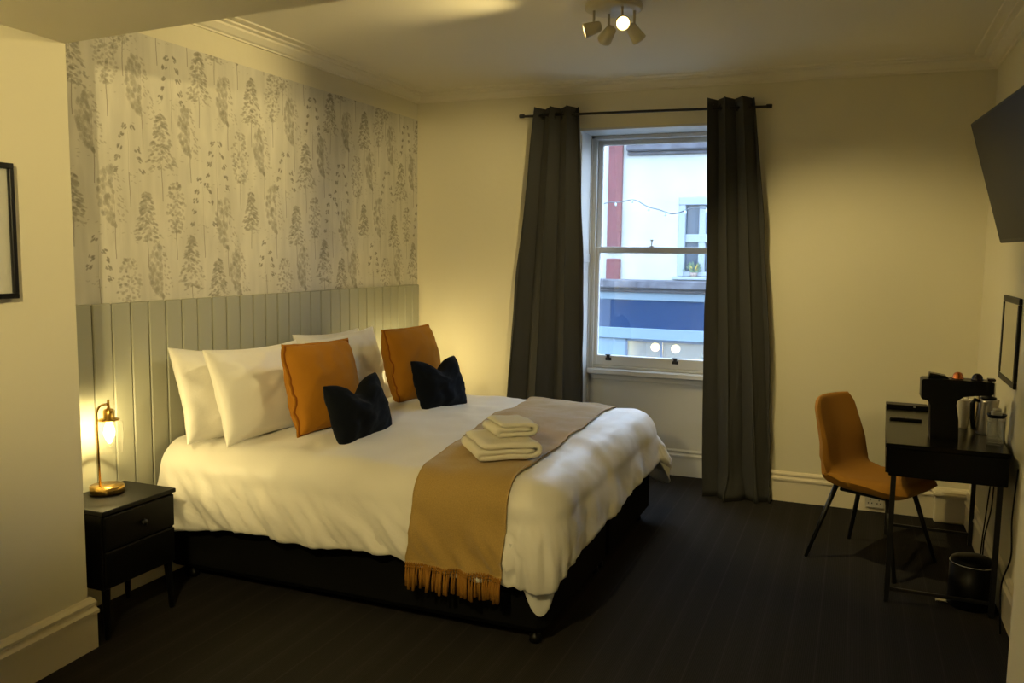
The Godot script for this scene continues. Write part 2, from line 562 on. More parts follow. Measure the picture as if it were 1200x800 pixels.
func window() -> void:
	var x0 := 1.25; var x1 := 2.25
	# painted lining of the recess
	var l := st_new()
	box(l, Vector3(1.235, 0, -0.345), Vector3(x0, 2.405, 0.004))
	box(l, Vector3(x1, 0, -0.345), Vector3(2.265, 2.405, 0.004))
	box(l, Vector3(1.235, 2.39, -0.345), Vector3(2.265, 2.405, 0.004))
	cbox(l, Vector3(x0, 0.30, -0.03), Vector3(x0 + 0.008, 2.37, -0.012), 0.003)
	cbox(l, Vector3(x0, 0.30, -0.27), Vector3(x0 + 0.008, 2.37, -0.252), 0.003)
	cbox(l, Vector3(x0, 1.50, -0.27), Vector3(x0 + 0.008, 1.56, -0.012), 0.003)
	struct("trim_5", fin(l), M.paint)
	# apron panel under the sill
	var a := st_new()
	box(a, Vector3(x0, 0.0, -0.345), Vector3(x1, 0.70, -0.335))
	cbox(a, Vector3(x0, 0.655, -0.335), Vector3(x1, 0.70, -0.318), 0.004)
	struct("trim_6", fin(a), M.paint)
	var wn := Node3D.new()
	wn.name = numbered("window_1")
	add_child(wn)
	wn.set_meta("kind", "structure")
	var s := st_new()
	cbox(s, Vector3(x0, 0.70, -0.41), Vector3(x1, 0.742, -0.245), 0.008)
	put("sill", fin(s), M.paint, wn)
	var fr := st_new()
	cbox(fr, Vector3(x0, 0.742, -0.40), Vector3(x0 + 0.030, 2.39, -0.27), 0.004)
	cbox(fr, Vector3(x1 - 0.030, 0.742, -0.40), Vector3(x1, 2.39, -0.27), 0.004)
	cbox(fr, Vector3(x0, 2.362, -0.40), Vector3(x1, 2.39, -0.27), 0.004)
	cbox(fr, Vector3(x0, 0.742, -0.40), Vector3(x1, 0.762, -0.29), 0.004)
	cbox(fr, Vector3(x0 + 0.030, 0.742, -0.288), Vector3(x0 + 0.040, 2.362, -0.272), 0.003)
	cbox(fr, Vector3(x1 - 0.040, 0.742, -0.288), Vector3(x1 - 0.030, 2.362, -0.272), 0.003)
	put("window_frame", fin(fr), M.paint, wn)
	for up in [false, true]:
		var zc := -0.355 if up else -0.312
		var y0 := 1.575 if up else 0.762
		var y1 := 2.362 if up else 1.614
		var sa := st_new()
		var rail_b := 0.04 if up else 0.075
		var rail_t := 0.032 if up else 0.044
		cbox(sa, Vector3(x0 + 0.030, y0, zc - 0.020), Vector3(x0 + 0.066, y1, zc + 0.020), 0.005)
		cbox(sa, Vector3(x1 - 0.066, y0, zc - 0.020), Vector3(x1 - 0.030, y1, zc + 0.020), 0.005)
		cbox(sa, Vector3(x0 + 0.060, y0, zc - 0.019), Vector3(x1 - 0.060, y0 + rail_b, zc + 0.019), 0.005)
		cbox(sa, Vector3(x0 + 0.060, y1 - rail_t, zc - 0.019), Vector3(x1 - 0.060, y1, zc + 0.019), 0.005)
		var sash := put("sash", fin(sa), M.paint, wn)
		put("pane", box_mesh(Vector3(x0 + 0.062, y0 + rail_b - 0.004, zc - 0.002), Vector3(x1 - 0.062, y1 - rail_t + 0.004, zc + 0.002)), M.glass, sash)
		if not up:
			for lx in [1.402, 1.885]:      # sash lifts on the bottom rail
				var h := st_new()
				cbox(h, Vector3(lx - 0.022, 0.800, zc + 0.019), Vector3(lx + 0.022, 0.822, zc + 0.026), 0.003)
				cbox(h, Vector3(lx - 0.012, 0.816, zc + 0.026), Vector3(lx + 0.012, 0.846, zc + 0.036), 0.004)
				cbox(h, Vector3(lx - 0.020, 0.838, zc + 0.024), Vector3(lx + 0.020, 0.846, zc + 0.040), 0.003)
				put("sash_lift", fin(h), M.bronze if M.has("bronze") else M.black_metal, sash)
			var k := st_new()
			cbox(k, Vector3(1.672, 1.614, zc - 0.012), Vector3(1.708, 1.622, zc + 0.012), 0.002)
			lathe(k, [Vector2(0.0, 1.62), Vector2(0.004, 1.62), Vector2(0.004, 1.655), Vector2(0.010, 1.657), Vector2(0.010, 1.668), Vector2(0.0, 1.670)], 10, Transform3D(Basis(), Vector3(1.69, 0, zc)))
			put("sash_latch", fin(k), M.steel, sash)

# ---------------------------------------------------------------- across the street
func street() -> void:
	var z := -7.0
	var white := mat(Color(0.60, 0.615, 0.605), 0.9)
	white.albedo_texture = noise_tex(0.01, Color(0.94, 0.94, 0.94), Color(1, 1, 1), 512, 4, 41)
	triplanar(white, 0.3)
	var red := mat(Color(0.40, 0.215, 0.225), 0.85)
	red.albedo_texture = noise_tex(0.02, Color(0.85, 0.85, 0.85), Color(1, 1, 1), 256, 4, 43)
	triplanar(red, 0.7)
	var stone := mat(Color(0.36, 0.37, 0.40), 0.9)
	stone.albedo_texture = noise_tex(0.015, Color(0.55, 0.55, 0.58), Color(1, 1, 1), 512, 5, 45)
	triplanar(stone, 0.6)
	var blue := mat(Color(0.045, 0.165, 0.30), 0.8)
	blue.metallic_specular = 0.2
	var pale := mat(Color(0.36, 0.445, 0.50), 0.6)
	var frame := mat(Color(0.47, 0.51, 0.54), 0.5)
	var dark := mat(Color(0.17, 0.23, 0.29), 0.15)
	var asphalt := mat(Color(0.34, 0.35, 0.36), 0.95)
	struct("street", box_mesh(Vector3(-12, -3.3, -7.3), Vector3(14, -3.2, -0.42)), asphalt)
	var o := thing("building", "white rendered building across the street with red pilaster and blue shop fascia", "building", Vector3(0, -3.2, z))
	var y := 3.2      # room height 0 in the building's own frame
	var w := st_new()
	var wx0 := 0.60; var wx1 := 1.60; var wy0 := y + 1.25; var wy1 := y + 2.39
	box(w, Vector3(-7, y + 1.18, -0.3), Vector3(wx0, 6.75, 0))
	box(w, Vector3(wx1, y + 1.18, -0.3), Vector3(9, 6.75, 0))
	box(w, Vector3(wx0, wy1, -0.3), Vector3(wx1, 6.75, 0))
	box(w, Vector3(wx0, y + 1.18, -0.3), Vector3(wx1, wy0, 0))
	put("wall", fin(w), white, o)
	var p := st_new()
	cbox(p, Vector3(-0.50, y + 1.60, 0), Vector3(-0.285, y + 3.20, 0.07), 0.01)
	cbox(p, Vector3(-0.50, y + 1.18, 0), Vector3(-0.285, y + 1.50, 0.07), 0.01)
	put("pilaster", fin(p), red, o)
	var sc := st_new()
	cbox(sc, Vector3(-0.22, y + 3.03, 0), Vector3(9, y + 3.08, 0.06), 0.01)
	cbox(sc, Vector3(-0.22, y + 3.08, 0), Vector3(9, y + 3.22, 0.14), 0.02)
	put("string_course", fin(sc), stone, o)
	# upstairs window
	var f := st_new()
	cbox(f, Vector3(wx0 - 0.03, wy0, -0.12), Vector3(wx0 + 0.07, wy1, 0.02), 0.01)
	cbox(f, Vector3(wx1 - 0.07, wy0, -0.12), Vector3(wx1 + 0.03, wy1, 0.02), 0.01)
	cbox(f, Vector3(wx0 - 0.03, wy1 - 0.10, -0.12), Vector3(wx1 + 0.03, wy1 + 0.02, 0.03), 0.01)
	cbox(f, Vector3(wx0, wy0, -0.12), Vector3(wx1, wy0 + 0.07, 0.0), 0.01)
	cbox(f, Vector3(wx0, wy0 + 0.50, -0.11), Vector3(wx1, wy0 + 0.62, -0.02), 0.01)
	cbox(f, Vector3(wx0 + 0.26, wy0, -0.11), Vector3(wx0 + 0.36, wy1, -0.03), 0.01)
	cbox(f, Vector3(wx0 + 0.64, wy0, -0.11), Vector3(wx0 + 0.74, wy1, -0.03), 0.01)
	var wf := put("window", fin(f), frame, o)
	for r in [[wy0 + 0.06, wy0 + 0.51], [wy0 + 0.61, wy1 - 0.09]]:
		for c in [[wx0 + 0.06, wx0 + 0.27], [wx0 + 0.35, wx0 + 0.65], [wx0 + 0.73, wx1 - 0.06]]:
			put("pane", box_mesh(Vector3(c[0], r[0], -0.09), Vector3(c[1], r[1], -0.075)), dark, wf)
	put("window_sill", box_mesh(Vector3(wx0 - 0.08, wy0 - 0.05, -0.05), Vector3(wx1 + 0.08, wy0, 0.10), 0.01), frame, o)
	# ledge over the shop, blue fascia, shop front
	var lg := st_new()
	cbox(lg, Vector3(-7, y + 1.06, 0), Vector3(9, y + 1.19, 0.22), 0.02)
	cbox(lg, Vector3(-7, y + 1.00, 0), Vector3(9, y + 1.06, 0.12), 0.015)
	put("ledge", fin(lg), stone, o)
	var ft := st_new()
	cbox(ft, Vector3(-7, y + 0.88, -0.3), Vector3(9, y + 1.01, 0.06), 0.01)
	cbox(ft, Vector3(-7, y + 0.29, -0.3), Vector3(9, y + 0.46, 0.06), 0.01)
	put("fascia_frame", fin(ft), pale, o)
	put("fascia", box_mesh(Vector3(-7, y + 0.44, -0.3), Vector3(9, y + 0.90, 0.03), 0.01), blue, o)
	put("fascia_end", box_mesh(Vector3(-0.62, y + 0.45, 0.0), Vector3(-0.42, y + 0.89, 0.045), 0.01), mat(Color(0.10, 0.195, 0.31), 0.6), o)
	var sf := st_new()
	box(sf, Vector3(-7, 0, -0.3), Vector3(-0.17, y + 0.30, 0.02))
	box(sf, Vector3(3.0, 0, -0.3), Vector3(9, y + 0.30, 0.02))
	box(sf, Vector3(-0.17, 0, -0.3), Vector3(3.0, 0.6, 0.02))
	put("shop_front", fin(sf), pale, o)
	var si := st_new()
	box(si, Vector3(-0.3, 0.5, -1.6), Vector3(3.2, y + 0.45, -1.5))
	box(si, Vector3(-0.3, 0.5, -1.6), Vector3(-0.2, y + 0.45, -0.3))
	box(si, Vector3(3.1, 0.5, -1.6), Vector3(3.2, y + 0.45, -0.3))
	box(si, Vector3(-0.3, 0.5, -1.6), Vector3(3.2, 0.6, -0.3))
	box(si, Vector3(-0.3, y + 0.35, -1.6), Vector3(3.2, y + 0.45, -0.3))
	put("shop_interior", fin(si), mat(Color(0.45, 0.48, 0.50), 0.8), o)
	var sw := st_new()
	cbox(sw, Vector3(-0.18, y + 0.26, -0.05), Vector3(3.0, y + 0.30, 0.03), 0.005)
	cbox(sw, Vector3(-0.18, 0.6, -0.05), Vector3(-0.14, y + 0.30, 0.03), 0.005)
	cbox(sw, Vector3(0.36, 0.6, -0.03), Vector3(0.39, y + 0.27, 0.01), 0.004)
	var swf := put("shop_window", fin(sw), mat(Color(0.24, 0.31, 0.39), 0.5), o)
	put("pane", box_mesh(Vector3(-0.15, 0.6, -0.03), Vector3(3.0, y + 0.27, -0.02)), M.glass, swf)
	# lit globes in the shop
	for q in [Vector3(0.20, y + 0.14, -0.35), Vector3(0.52, y + 0.13, -0.35)]:
		var gl := st_new(true)
		lathe(gl, sphere_prof(0.07), 16)
		tag(put("shop_lamp", fin(gl), M.shop_glow, null, Transform3D(Basis(), q + Vector3(0, -3.2, z))), "round warm shop lamp glowing between the shop window's end post and glazing bar" if q.x < 0.4 else "round warm shop lamp glowing between the shop window's glazing bar and the leafy plant", "lamp", "globe lamps in the shop across the street")
		var cord := st_new()
		tube(cord, [q + Vector3(0, 0.08, 0), Vector3(q.x, y + 0.36, q.z)], 0.006, 6)
		var li := OmniLight3D.new()
		li.name = "shop_lamp_light"
		add_child(li)
		lamp_light(li, 0.4, q + Vector3(0, -3.2, z), 0.05)
		put("lamp_cord", fin(cord), M.black_metal, o)
	# plants: on the upstairs sill and in the shop
	leafy("flowering_plant", "small yellow-flowered plant on the upstairs window sill across the street", Vector3(wx0 + 0.22, wy0 - 3.2 + 0.0, z + 0.03), 0.20, 46, Color(0.36, 0.45, 0.34), Color(0.85, 0.72, 0.32))
	leafy("shop_plant", "grey-green leafy plant behind the shop window across the street", Vector3(1.05, -0.62, z - 0.55), 0.62, 90, Color(0.42, 0.48, 0.45), Color(0.60, 0.66, 0.68))
	# festoon cable with little bulbs across the street
	var path := []
	var a := Vector3(-1.21, 2.50, -7.02); var b := Vector3(4.70, 1.98, -0.40)
	for k in 61:
		var t := k / 60.0
		path.append(a.lerp(b, t) + Vector3(0, -0.22 * sin(PI * t) + 0.05 * sin(t * 31.0) + 0.015 * sin(t * 80.0), 0.03 * sin(t * 40.0)))
	var fs := thing("festoon_cable", "dark festoon cable with tiny bulbs sagging across the street outside the window", "cable", a)
	var cs := st_new(true)
	var rel := []
	for q in path: rel.append(q - a)
	tube(cs, rel, 0.007, 6)
	put("cable", fin(cs), mat(Color(0.22, 0.27, 0.30), 0.7), fs)
	var bs := st_new(true)
	lathe(bs, [Vector2(0, -0.05), Vector2(0.012, -0.045), Vector2(0.017, -0.032), Vector2(0.012, -0.018), Vector2(0.009, 0.0), Vector2(0, 0.002)], 8)
	var bm := fin(bs)
	for k in range(3, 60, 3): put("bulb", bm, mat(Color(0.55, 0.62, 0.62), 0.3) if k == 3 else fs.get_child(1).material_override, fs, Transform3D(Basis(), rel[k]))

func sphere_prof(r: float, n := 10) -> Array:
	var a := []
	for k in n + 1:
		var t := -PI / 2 + PI * k / n
		a.append(Vector2(maxf(0.0, cos(t) * r), sin(t) * r))
	return a

func leafy(called: String, label: String, at: Vector3, size: float, n: int, leaf: Color, tip: Color) -> void:
	var o := thing(called, label, "plant", at)
	var r := RandomNumberGenerator.new()
	r.seed = n
	var p := st_new(true)
	lathe(p, [Vector2(0, 0), Vector2(size * 0.22, 0), Vector2(size * 0.30, size * 0.3), Vector2(size * 0.26, size * 0.3), Vector2(0, size * 0.27)], 14)
	put("pot", fin(p), mat(Color(0.5, 0.45, 0.42), 0.8), o)
	var st := st_new()
	var fl := st_new()
	for k in n:
		var d := Vector3(r.randf_range(-1, 1), r.randf_range(0.2, 1.2), r.randf_range(-0.7, 0.7)).normalized()
		var c := Vector3(0, size * 0.28, 0) + d * size * r.randf_range(0.25, 0.85)
		var side := d.cross(Vector3(r.randf_range(-1, 1), 0.3, 1)).normalized() * size * 0.07
		var l := d * size * 0.16
		var to := fl if k % 4 == 0 else st
		quad(to, c - l, c + side, c + l, c - side)
		quad(to, c - side, c + l, c + side, c - l + d.cross(side) * 0.1)
		tube(st, [Vector3(0, size * 0.28, 0), c], size * 0.008, 4)
	put("leaves", fin(st), mat(leaf, 0.7), o)
	put("blossoms", fin(fl), mat(tip, 0.7), o)

# ---------------------------------------------------------------- bed
const R := 0.13
const BX := 1.985
const BZ0 := 0.70
const BZ1 := 2.61
const TOP := 0.648

func bed_surf(px: float, pz: float, dir: Vector2, s: float, lift: float, flare := 0.10, crease := 1.0) -> Vector3:
	var x1 := BX - R; var zm := (BZ0 + BZ1) / 2
	var fl := Vector2(px, pz) + dir * s
	var edge: float = clampf(minf((x1 - px) / 0.5, minf((pz - BZ0 - R) / 0.5, (BZ1 - R - pz) / 0.5)), 0.0, 1.0)
	var y := TOP + 0.022 * smoothstep(0.0, 1.0, edge)
	var out := s; var drop := 0.0; var phi := 0.0
	if s > 0.0:
		if s < R * PI / 2:
			phi = s / R
			out = R * sin(phi); drop = R * (1.0 - cos(phi))
		else:
			phi = PI / 2
			var t := s - R * PI / 2
			out = R + flare * t + 0.018 * sin(minf(t / 0.3, 1.0) * PI); drop = R + t * 0.985
	var n := Vector3(dir.x * sin(phi), cos(phi), dir.y * sin(phi))
	var hang := smoothstep(0.05, 0.40, s)
	var soft := noise.get_noise_2d(fl.x * 1.3, fl.y * 1.3) * 0.022 * (1.0 - hang) + noise.get_noise_2d(fl.x * 3.2 + 30.0, fl.y * 2.4) * 0.012
	var along := fl.x * absf(dir.y) + fl.y * absf(dir.x)
	var gather := noise.get_noise_2d(along * 6.0 - s * 5.0, s * 1.6 + 70.0) * 0.045 * hang * hang * (0.25 + 0.75 * dir.y * dir.y)
	var fine := noise.get_noise_2d(along * 13.0 - s * 14.0, s * 5.0 + 20.0) * 0.014 * hang * (0.3 + 0.7 * dir.y * dir.y)
	var p := Vector3(px + dir.x * out, y - drop, pz + dir.y * out)
	return p + n * (lift + soft + (gather + fine) * crease)

func bed_ring(u: float) -> Array:   # u 0..1 round the three open sides: [px, pz, dir, side lengths blend]
	var x1 := BX - R; var z0 := BZ0 + R; var z1 := BZ1 - R; var x0 := 0.06
	var la := x1 - x0; var lb := z1 - z0; var q := 0.42
	var t := u * (2 * la + lb + 2 * q)
	if t < la: return [x0 + t, z1, Vector2(0, 1)]
	t -= la
	if t < q:
		var a := t / q * PI / 2
		return [x1, z1, Vector2(sin(a), cos(a))]
	t -= q
	if t < lb: return [x1, z1 - t, Vector2(1, 0)]
	t -= lb
	if t < q:
		var a := t / q * PI / 2
		return [x1, z0, Vector2(cos(a), -sin(a))]
	t -= q
	return [x1 - t, z0, Vector2(0, -1)]

func duvet_len(px: float, pz: float, dir: Vector2, corner: float, power: float) -> float:
	var near := 0.455 - 0.045 * sin(clampf(px / 1.9, 0, 1) * PI) + 0.012 * sin(px * 9.0)
	var foot := 0.385 - 0.05 * (1.0 - (pz - 0.8) / 1.7) + 0.008 * sin(pz * 8.0)
	var side := near if dir.y > 0 else 0.42
	var l := side * dir.y * dir.y + foot * dir.x * dir.x
	return l * (1.0 + corner * pow(2.0 * absf(dir.x * dir.y), power))

func duvet_mesh(lift: float, corner: float, shorten: float, lip: float, power := 1.5, crease := 1.0) -> ArrayMesh:
	var st := st_new(true)
	var inner := 22; var hang := 30; var lips := 7
	var f := func(u, v):
		var b := bed_ring(u)
		var px: float = b[0]; var pz: float = b[1]; var dir: Vector2 = b[2]
		var k := int(round(v * (inner + hang + lips)))
		var far := 0.0
		if dir.x > 0.02 and dir.y < -0.02: far = 2.0 * absf(dir.x * dir.y)
		var flare := 0.10 + 0.42 * far
		if k < inner:
			var t := float(k) / inner
			var sx := minf(px, BX - R - 0.55); var sz := (BZ0 + BZ1) / 2
			return bed_surf(lerpf(sx, px, t), lerpf(sz, pz, t), dir, 0.0, lift, flare)
		var l := duvet_len(px, pz, dir, corner, power) - shorten
		var kk := mini(k - inner, hang)
		var p := bed_surf(px, pz, dir, l * kk / hang, lift, flare, lerpf(1.0, crease, smoothstep(0.0, 0.5, 2.0 * absf(dir.x * dir.y))))
		if k > inner + hang:
			var a := float(k - inner - hang) / lips
			var d3 := Vector3(dir.x, 0, dir.y)
			if a < 0.6:
				var an := a / 0.6 * PI
				p += -d3 * lip * (1.0 - cos(an)) + Vector3.DOWN * lip * 0.7 * sin(an)
			else:
				p += -d3 * lip * 2.0 + Vector3.UP * 0.10 * (a - 0.6) / 0.4
		return p
	grid(st, 300, inner + hang + lips, f, Vector2(8, 4))
	return fin(st)

func bed() -> void:
	var b := thing("divan_bed", "near-black upholstered divan base under the double bed", "bed", Vector3(0.03, 0, 0))
	var st := st_new()
	cbox(st, Vector3(0, 0.05, 0.715), Vector3(1.925, 0.34, 1.65), 0.03)
	put("divan_half", fin(st), M.divan, b)
	st = st_new()
	cbox(st, Vector3(0, 0.05, 1.654), Vector3(1.925, 0.34, 2.572), 0.03)
	put("divan_half", fin(st), M.divan, b)
	var cs := st_new(true)
	lathe(cs, [Vector2(0, 0), Vector2(0.022, 0), Vector2(0.026, 0.01), Vector2(0.024, 0.03), Vector2(0.012, 0.036), Vector2(0.012, 0.05), Vector2(0, 0.05)], 14)
	var cm := fin(cs)
	for x in [0.12, 1.87]:
		for z in [0.80, 1.62, 1.70, 2.52]: put("castor", cm, M.black_plastic, b, Transform3D(Basis(), Vector3(x, 0, z)))
	var mt := st_new()
	cbox(mt, Vector3(0.03, 0.342, 0.725), Vector3(1.955, 0.60, 2.58), 0.06)
	tag(put("mattress", fin(mt), M.mattress), "white mattress on the divan hidden under the duvet", "mattress")
	var sh := tag(put("bed_sheet", duvet_mesh(-0.016, 0.54, 0.060, 0.003, 1.0, 0.12), M.sheet), "white sheet showing below the duvet hem at the bed corners", "sheet")
	sh.set_meta("label", "white sheet showing below the duvet hem at the bed corners")
	tag(put("duvet", duvet_mesh(0.020, 0.13, 0.0, 0.016), M.white_cloth), "white duvet spread over the bed and hanging down its sides", "duvet")
	# throw over the foot half
	var th := thing("throw_blanket", "mustard woven throw with knotted fringe across the foot of the bed", "blanket", Vector3.ZERO)
	var b0 := BZ0 - 0.12; var b1 := BZ1 + 0.285
	var tf := func(u, v, lift):
		var bb: float = lerpf(b0, b1, v)
		var vv: float = clampf((bb - BZ0) / (BZ1 + 0.2 - BZ0), -0.1, 1.2)
		var al: float = lerpf(1.225, 1.385, smoothstep(0.55, 1.0, vv)) + 0.10 * smoothstep(0.0, 0.7, vv) * (1.0 - smoothstep(0.6, 1.1, vv)) + 0.008 * sin(bb * 7.0)
		var ar: float = lerpf(1.745, 1.815, smoothstep(0.0, 0.9, vv)) + 0.006 * sin(bb * 9.0 + 1.0)
		var a: float = lerpf(al, ar, u)
		var pz: float = clampf(bb, BZ0 + R, BZ1 - R)
		var s: float = absf(bb - pz)
		return bed_surf(a, pz, Vector2(0, 1.0 if bb > pz or s == 0.0 else -1.0), s, lift + 0.004 * sin(u * PI), 0.10)
	var ts := st_new(true)
	grid(ts, 40, 150, func(u, v): return tf.call(u, 1.0 - v, 0.034), Vector2(1, 4))
	grid(ts, 40, 150, func(u, v): return tf.call(u, v, 0.027), Vector2(1, 4))
	for e in [0.0, 1.0]:
		grid(ts, 1, 150, func(u, v): return tf.call(e, v if e < 0.5 else 1.0 - v, lerpf(0.027, 0.034, u)), Vector2(1, 4))
	grid(ts, 40, 1, func(u, v): return tf.call(u, 1.0, lerpf(0.034, 0.027, v)), Vector2(1, 1))
	put("cloth", fin(ts), M.throw, th)
	var fg := st_new(true)
	var r := RandomNumberGenerator.new()
	r.seed = 8
	for k in 46:
		var u := (k + 0.5) / 46.0
		var p: Vector3 = tf.call(u, 1.0, 0.032)
		var k1 := p + Vector3(r.randf_range(-0.002, 0.002), -0.014, 0.004)
		tube(fg, [p + Vector3(-0.005, 0.004, 0), k1], 0.0028, 5)
		tube(fg, [p + Vector3(0.005, 0.004, 0), k1], 0.0028, 5)
		tube(fg, [k1 + Vector3(0, 0.004, 0), k1, k1 + Vector3(0, -0.006, 0)], [0.003, 0.0058, 0.003], 6)
		var sway := Vector3(r.randf_range(-0.008, 0.008), -r.randf_range(0.075, 0.095), r.randf_range(-0.004, 0.012))
		tube(fg, [k1, k1 + sway * 0.5 + Vector3(0, 0, 0.003), k1 + sway], [0.003, 0.0052, 0.0066], 6)
	var fr := put("fringe", fin(fg), M.fringe, th)
	fr.set_meta("kind", "stuff")
	pillows()
	towels()

func cushion_mesh(w: float, h: float, t: float, pinch: float, chop: float, sd: float, power := 0.42, n := 34) -> ArrayMesh:
	var st := st_new(true)
	for side in [1.0, -1.0]:
		var f := func(u, v):
			var a: float = (u * 2.0 - 1.0) * side
			var b: float = v * 2.0 - 1.0
			a = sin(a * PI / 2); b = sin(b * PI / 2)
			var x: float = a * w / 2 * (1.0 - pinch * (1.0 - b * b))
			var y: float = b * h / 2 * (1.0 - pinch * (1.0 - a * a))
			var d: float = pow(maxf(0.0, (1.0 - a * a) * (1.0 - b * b)), power)
			y -= chop * exp(-pow(a / 0.42, 2.0)) * smoothstep(-0.4, 1.0, b)
			var wr: float = noise.get_noise_3d(a * 1.6 + sd, b * 1.6, side * 4.0) * 0.020 + noise.get_noise_3d(a * 4.5 + sd, b * 4.5 + 5.0, side) * 0.005
			var z: float = side * (t / 2 * d * (1.0 - chop * 1.5 * exp(-pow(a / 0.3, 2.0)) * smoothstep(0.0, 1.0, b))) + wr * minf(1.0, d * 1.4)
			return Vector3(x, y, z)
		grid(st, n, n, f, Vector2(1, 1))
	return fin(st)

func rest(at: Vector3, yaw: float, lean: float, roll := 0.0) -> Transform3D:   # local z faces +x at yaw 0; lean tips the top back
	return Transform3D(Basis(Vector3.UP, PI / 2 + yaw) * Basis(Vector3.RIGHT, -lean) * Basis(Vector3.BACK, roll), at)

func pillows() -> void:
	var pm := cushion_mesh(0.68, 0.46, 0.17, 0.09, 0.0, 1.0)
	var pm2 := cushion_mesh(0.68, 0.46, 0.18, 0.09, 0.0, 6.0)
	var g := "white pillows propped against the panelled wall"
	for q in [[pm, Vector3(0.192, 0.855, 2.280), -0.02, 0.34, -0.11, "white pillow propped against the panelling beside the brass lamp, behind another"],
			[pm2, Vector3(0.352, 0.876, 2.230), -0.02, 0.31, -0.02, "white pillow leaning in front of another, half behind a mustard cushion"],
			[pm2, Vector3(0.175, 0.862, 1.33), 0.0, 0.30, -0.02, "white pillow flat against the panelling, mostly hidden by the pillow before it"],
			[pm, Vector3(0.345, 0.868, 1.44), -0.03, 0.28, 0.05, "white pillow with raised corner seen between the two mustard cushions"]]:
		var o := put("pillow", q[0], M.white_cloth, null, rest(q[1], q[2], q[3], q[4]))
		tag(o, q[5], "pillow", g)
	var cg := "mustard velvet cushions on the bed"
	for q in [[Vector3(0.600, 0.892, 2.085), -0.10, 0.25, -0.02, "mustard velvet cushion with flanged edge standing behind the navy cushion near the towels", 2.0],
			[Vector3(0.568, 0.890, 1.105), -0.10, 0.24, 0.0, "mustard velvet cushion with flanged edge standing nearest the window wall", 11.0]]:
		var o := thing("cushion", q[4], "cushion", Vector3.ZERO, 0.0, cg)
		o.transform = rest(q[0], q[1], q[2], q[3])
		put("cover", cushion_mesh(0.465, 0.43, 0.23, 0.03, 0.0, q[5], 0.36), M.mustard, o)
		put("flange", flange_mesh(0.488, 0.452, q[5]), M.mustard, o)
		put("flange_shade", flange_mesh(0.469, 0.433, q[5], 0.005, 0.022), M.mustard_shade, o)  # dark ridge coloured as the shadow between flange and cover
	var ng := "small navy velvet cushions on the bed"
	for q in [[Vector3(0.845, 0.806, 2.150), -0.06, 0.30, 0.04, "small navy velvet cushion, dented on top, leaning on the mustard cushion by the lamp side", 3.0],
			[Vector3(0.825, 0.806, 1.255), -0.15, 0.34, -0.02, "small navy velvet cushion, dented on top, leaning on the mustard cushion by the window side", 14.0]]:
		tag(put("navy_cushion", cushion_mesh(0.42, 0.30, 0.16, 0.04, 0.075, q[5], 0.40), M.navy, null, rest(q[0], q[1], q[2], q[3])), q[4], "cushion", ng)

func flange_mesh(w: float, h: float, sd: float, band := 0.022, thick := 0.006) -> ArrayMesh:
	var st := st_new(true)
	var loop := []
	var n := 24
	for side in 4:
		for k in n:
			var t := -1.0 + 2.0 * k / n
			var p: Vector2 = [Vector2(t, -1), Vector2(1, t), Vector2(-t, 1), Vector2(-1, -t)][side]
			loop.append(p)
	loop.append(loop[0])
	var pt := func(i, o, zz):
		var p: Vector2 = loop[i]
		var sag := 1.0 - 0.035 * (1.0 - minf(p.x * p.x, p.y * p.y))
		var wob: float = noise.get_noise_2d(p.x * 2.0 + sd, p.y * 2.0) * 0.025
		return Vector3(p.x * (w / 2 - o) * sag, p.y * (h / 2 - o) * sag, zz + wob)
	var m := loop.size() - 1
	for q in [[0.0, -1, band, -1], [band, -1, band, 1], [band, 1, 0.0, 1], [0.0, 1, 0.0, -1]]:
		grid(st, m, 1, func(u, v): return pt.call(int(round(u * m)), q[0] if v < 0.5 else q[2], (q[1] if v < 0.5 else q[3]) * thick / 2), Vector2.ONE)
	return fin(st)

func ribbon(st: SurfaceTool, path: Array, th: float, depth: float) -> void:   # a thick folded cloth seen from its end, along local z
	var pl := PackedVector2Array()
	var pr := PackedVector2Array()
	var n := path.size()
	for i in n:
		var d: Vector2 = (path[mini(i + 1, n - 1)] - path[maxi(i - 1, 0)]).normalized()
		var nn := Vector2(-d.y, d.x) * th / 2
		var e := 1.0
		if i == 0 or i == n - 1: e = 0.4
		pl.append(path[i] + nn * e); pr.append(path[i] - nn * e)
	var slices := 15
	var ring := []
	for i in n: ring.append(pl[i])
	for i in n: ring.append(pr[n - 1 - i])
	ring.append(pl[0])
	var m := ring.size() - 1
	grid(st, m, slices, func(u, v):
		var p: Vector2 = ring[int(round(u * m)) % m]
		var z: float = (v - 0.5) * depth
		var wob: float = noise.get_noise_3d(p.x * 9.0, p.y * 9.0, z * 9.0) * 0.006
		return Vector3(p.x + wob, p.y + wob * 0.6, z + noise.get_noise_2d(p.x * 12.0, p.y * 20.0) * 0.008), Vector2.ONE)
	for zz in [-0.5, 0.5]:
		for i in n - 1:
			var q := []
			for p in [pl[i], pl[i + 1], pr[i + 1], pr[i]]:
				var wob: float = noise.get_noise_3d(p.x * 9.0, p.y * 9.0, zz * depth * 9.0) * 0.006
				q.append(Vector3(p.x + wob, p.y + wob * 0.6, zz * depth + noise.get_noise_2d(p.x * 12.0, p.y * 20.0) * 0.008))
			quad(st, q[0], q[1], q[2], q[3])

